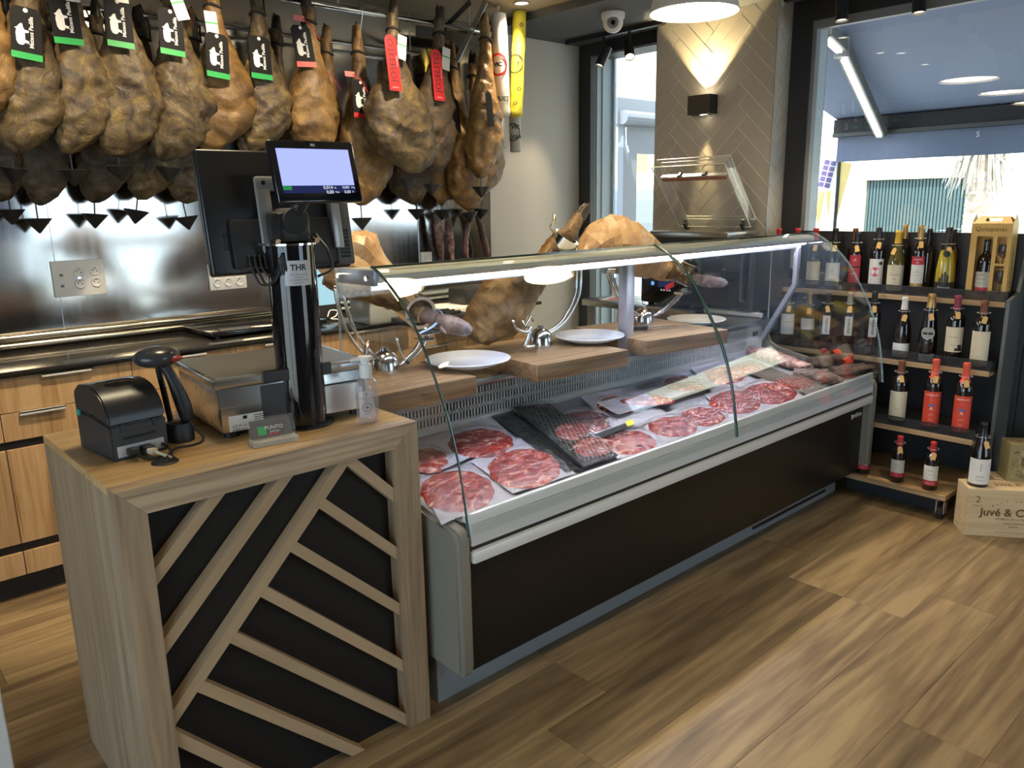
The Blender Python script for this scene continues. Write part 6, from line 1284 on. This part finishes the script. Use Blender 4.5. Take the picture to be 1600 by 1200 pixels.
# crates on the floor
cdir = Vector((.16, -.211)).normalized(); ca = math.atan2(cdir.y, cdir.x)
cr = thing('wine_crate', 'pale wooden wine crate with dark brown print on the floor by the shelf', 'crate', (3.849, 1.13, 0), ca)
cw_, cdp, chh = .415, .135, .222
G().box(0, cw_, 0, .011, 0, chh, .0012).build('front_board', crate_wood, cr); G().box(0, cw_, cdp-.011, cdp, 0, chh, .0012).build('back_board', crate_wood, cr)
for x in (0, cw_-.011): G().box(x+.0004, x+.0106, .0115, cdp-.0115, 0, chh-.0005, .001).build('end_board', crate_wood, cr)
G().box(.0, cw_, .0, cdp, chh, chh+.008, .001).build('lid', crate_wood, cr); G().box(.011, cw_-.011, .011, cdp-.011, .0, .01).build('bottom', crate_wood, cr)
g = G(); F = lambda x, z: on(frame((x, -.0008, z), (1, 0, 0), (0, 0, 1)))
put_text(g, '2', .045, F(.045, .178)); put_text(g, 'BOTELLAS', .009, F(.045, .148)); put_text(g, '·', .02, F(.045, .125)); put_text(g, 'Juvé & Camps', .052, F(.205, .118), .0012)
for k, ch_ in enumerate('BRUT NATURE'):
    a = (k-5)*.105; put_text(g, ch_, .0145, lambda x, y, a=a: V(.205+math.sin(a)*.19+x*math.cos(a)+y*math.sin(a), -.0008, -.025+.19*math.cos(a)+.0-x*math.sin(a)+y*math.cos(a)+.01))
put_text(g, 'RESERVA DE LA FAMILIA', .0145, F(.205, .087)); put_text(g, 'GRAN RESERVA', .0125, F(.205, .066)); put_text(g, 'ESPAÑA', .011, F(.205, .05)); g.box(.13, .38, -.0009, -.0005, .022, .0232)
g.build('lettering', ink_brown, cr)
g = G(); put_text(g, 'Juvé & Camps', .045, on(frame((.26, .07, chh+.0086), (1, 0, 0), (0, 1, 0)))); g.build('lettering', ink_brown, cr)
g = G()
for z in (.03, .11, .19): g.cyl((.006, -.0009, z), (.006, .0, z), .002, n=6)
g.build('nail', mid_grey, cr)
o2 = Vector((3.851, 1.138))+Vector((-cdir.y, cdir.x))*.145
cr2 = thing('wine_crate', 'second pale wooden crate standing hidden behind the printed crate', 'crate', (o2.x+cdir.x*.17, o2.y+cdir.y*.17, 0), ca)
for n_, b_ in (('front_board', (0, .36, 0, .011, 0, .22)), ('back_board', (0, .36, .105, .116, 0, .22)), ('end_board', (0, .011, .0115, .1045, 0, .22)), ('end_board', (.349, .36, .0115, .1045, 0, .22)), ('lid', (0, .36, 0, .116, .2205, .229))): G().box(*b_, .001).build(n_, crate_wood, cr2)
p = W(1527, 757, Z=chh+.008); zt = W(1534, 659, X=p.x).z
bottle('dark bottle with a white label standing on the wooden crate', p, zt-chh-.008, kind='burgundy', cap='black', lab=(.05, .45, 1.25, lab_w), texts=(('Carlos III', .3, .009, IB), ('Pinot Noir', .16, .008, IB), ('|', .7, .04, ink_grey)), r=.044, face=math.radians(205), necktag=.35, group='wine bottles on the floor')
p = W(1572, 752, Z=.229); gc = thing('gold_carton', 'gold gift carton with a dark printed picture behind the crate', 'carton', (p.x, p.y, .2295), ca)
gold = pm('carton_gold', (.36, .3, .14), .35, .35); G().box(0, .11, 0, .105, 0, .185, .002).build('carton', gold, gc)
G().box(.018, .105, -.001, .0, .02, .15).build('printed_picture', blotch('carton_picture', ((.35, (.12, .09, .04)), (.5, (.42, .34, .17)), (.7, (.6, .5, .28))), 14, .4, .05), gc); g = G(); put_text(g, 'Brandy', .016, on(frame((.06, -.0016, .035), (1, 0, 0), (0, 0, 1)))); put_text(g, 'o', .04, on(frame((.055, .05, .186), (1, 0, 0), (0, 1, 0)))); g.build('lettering', ink_brown, gc)
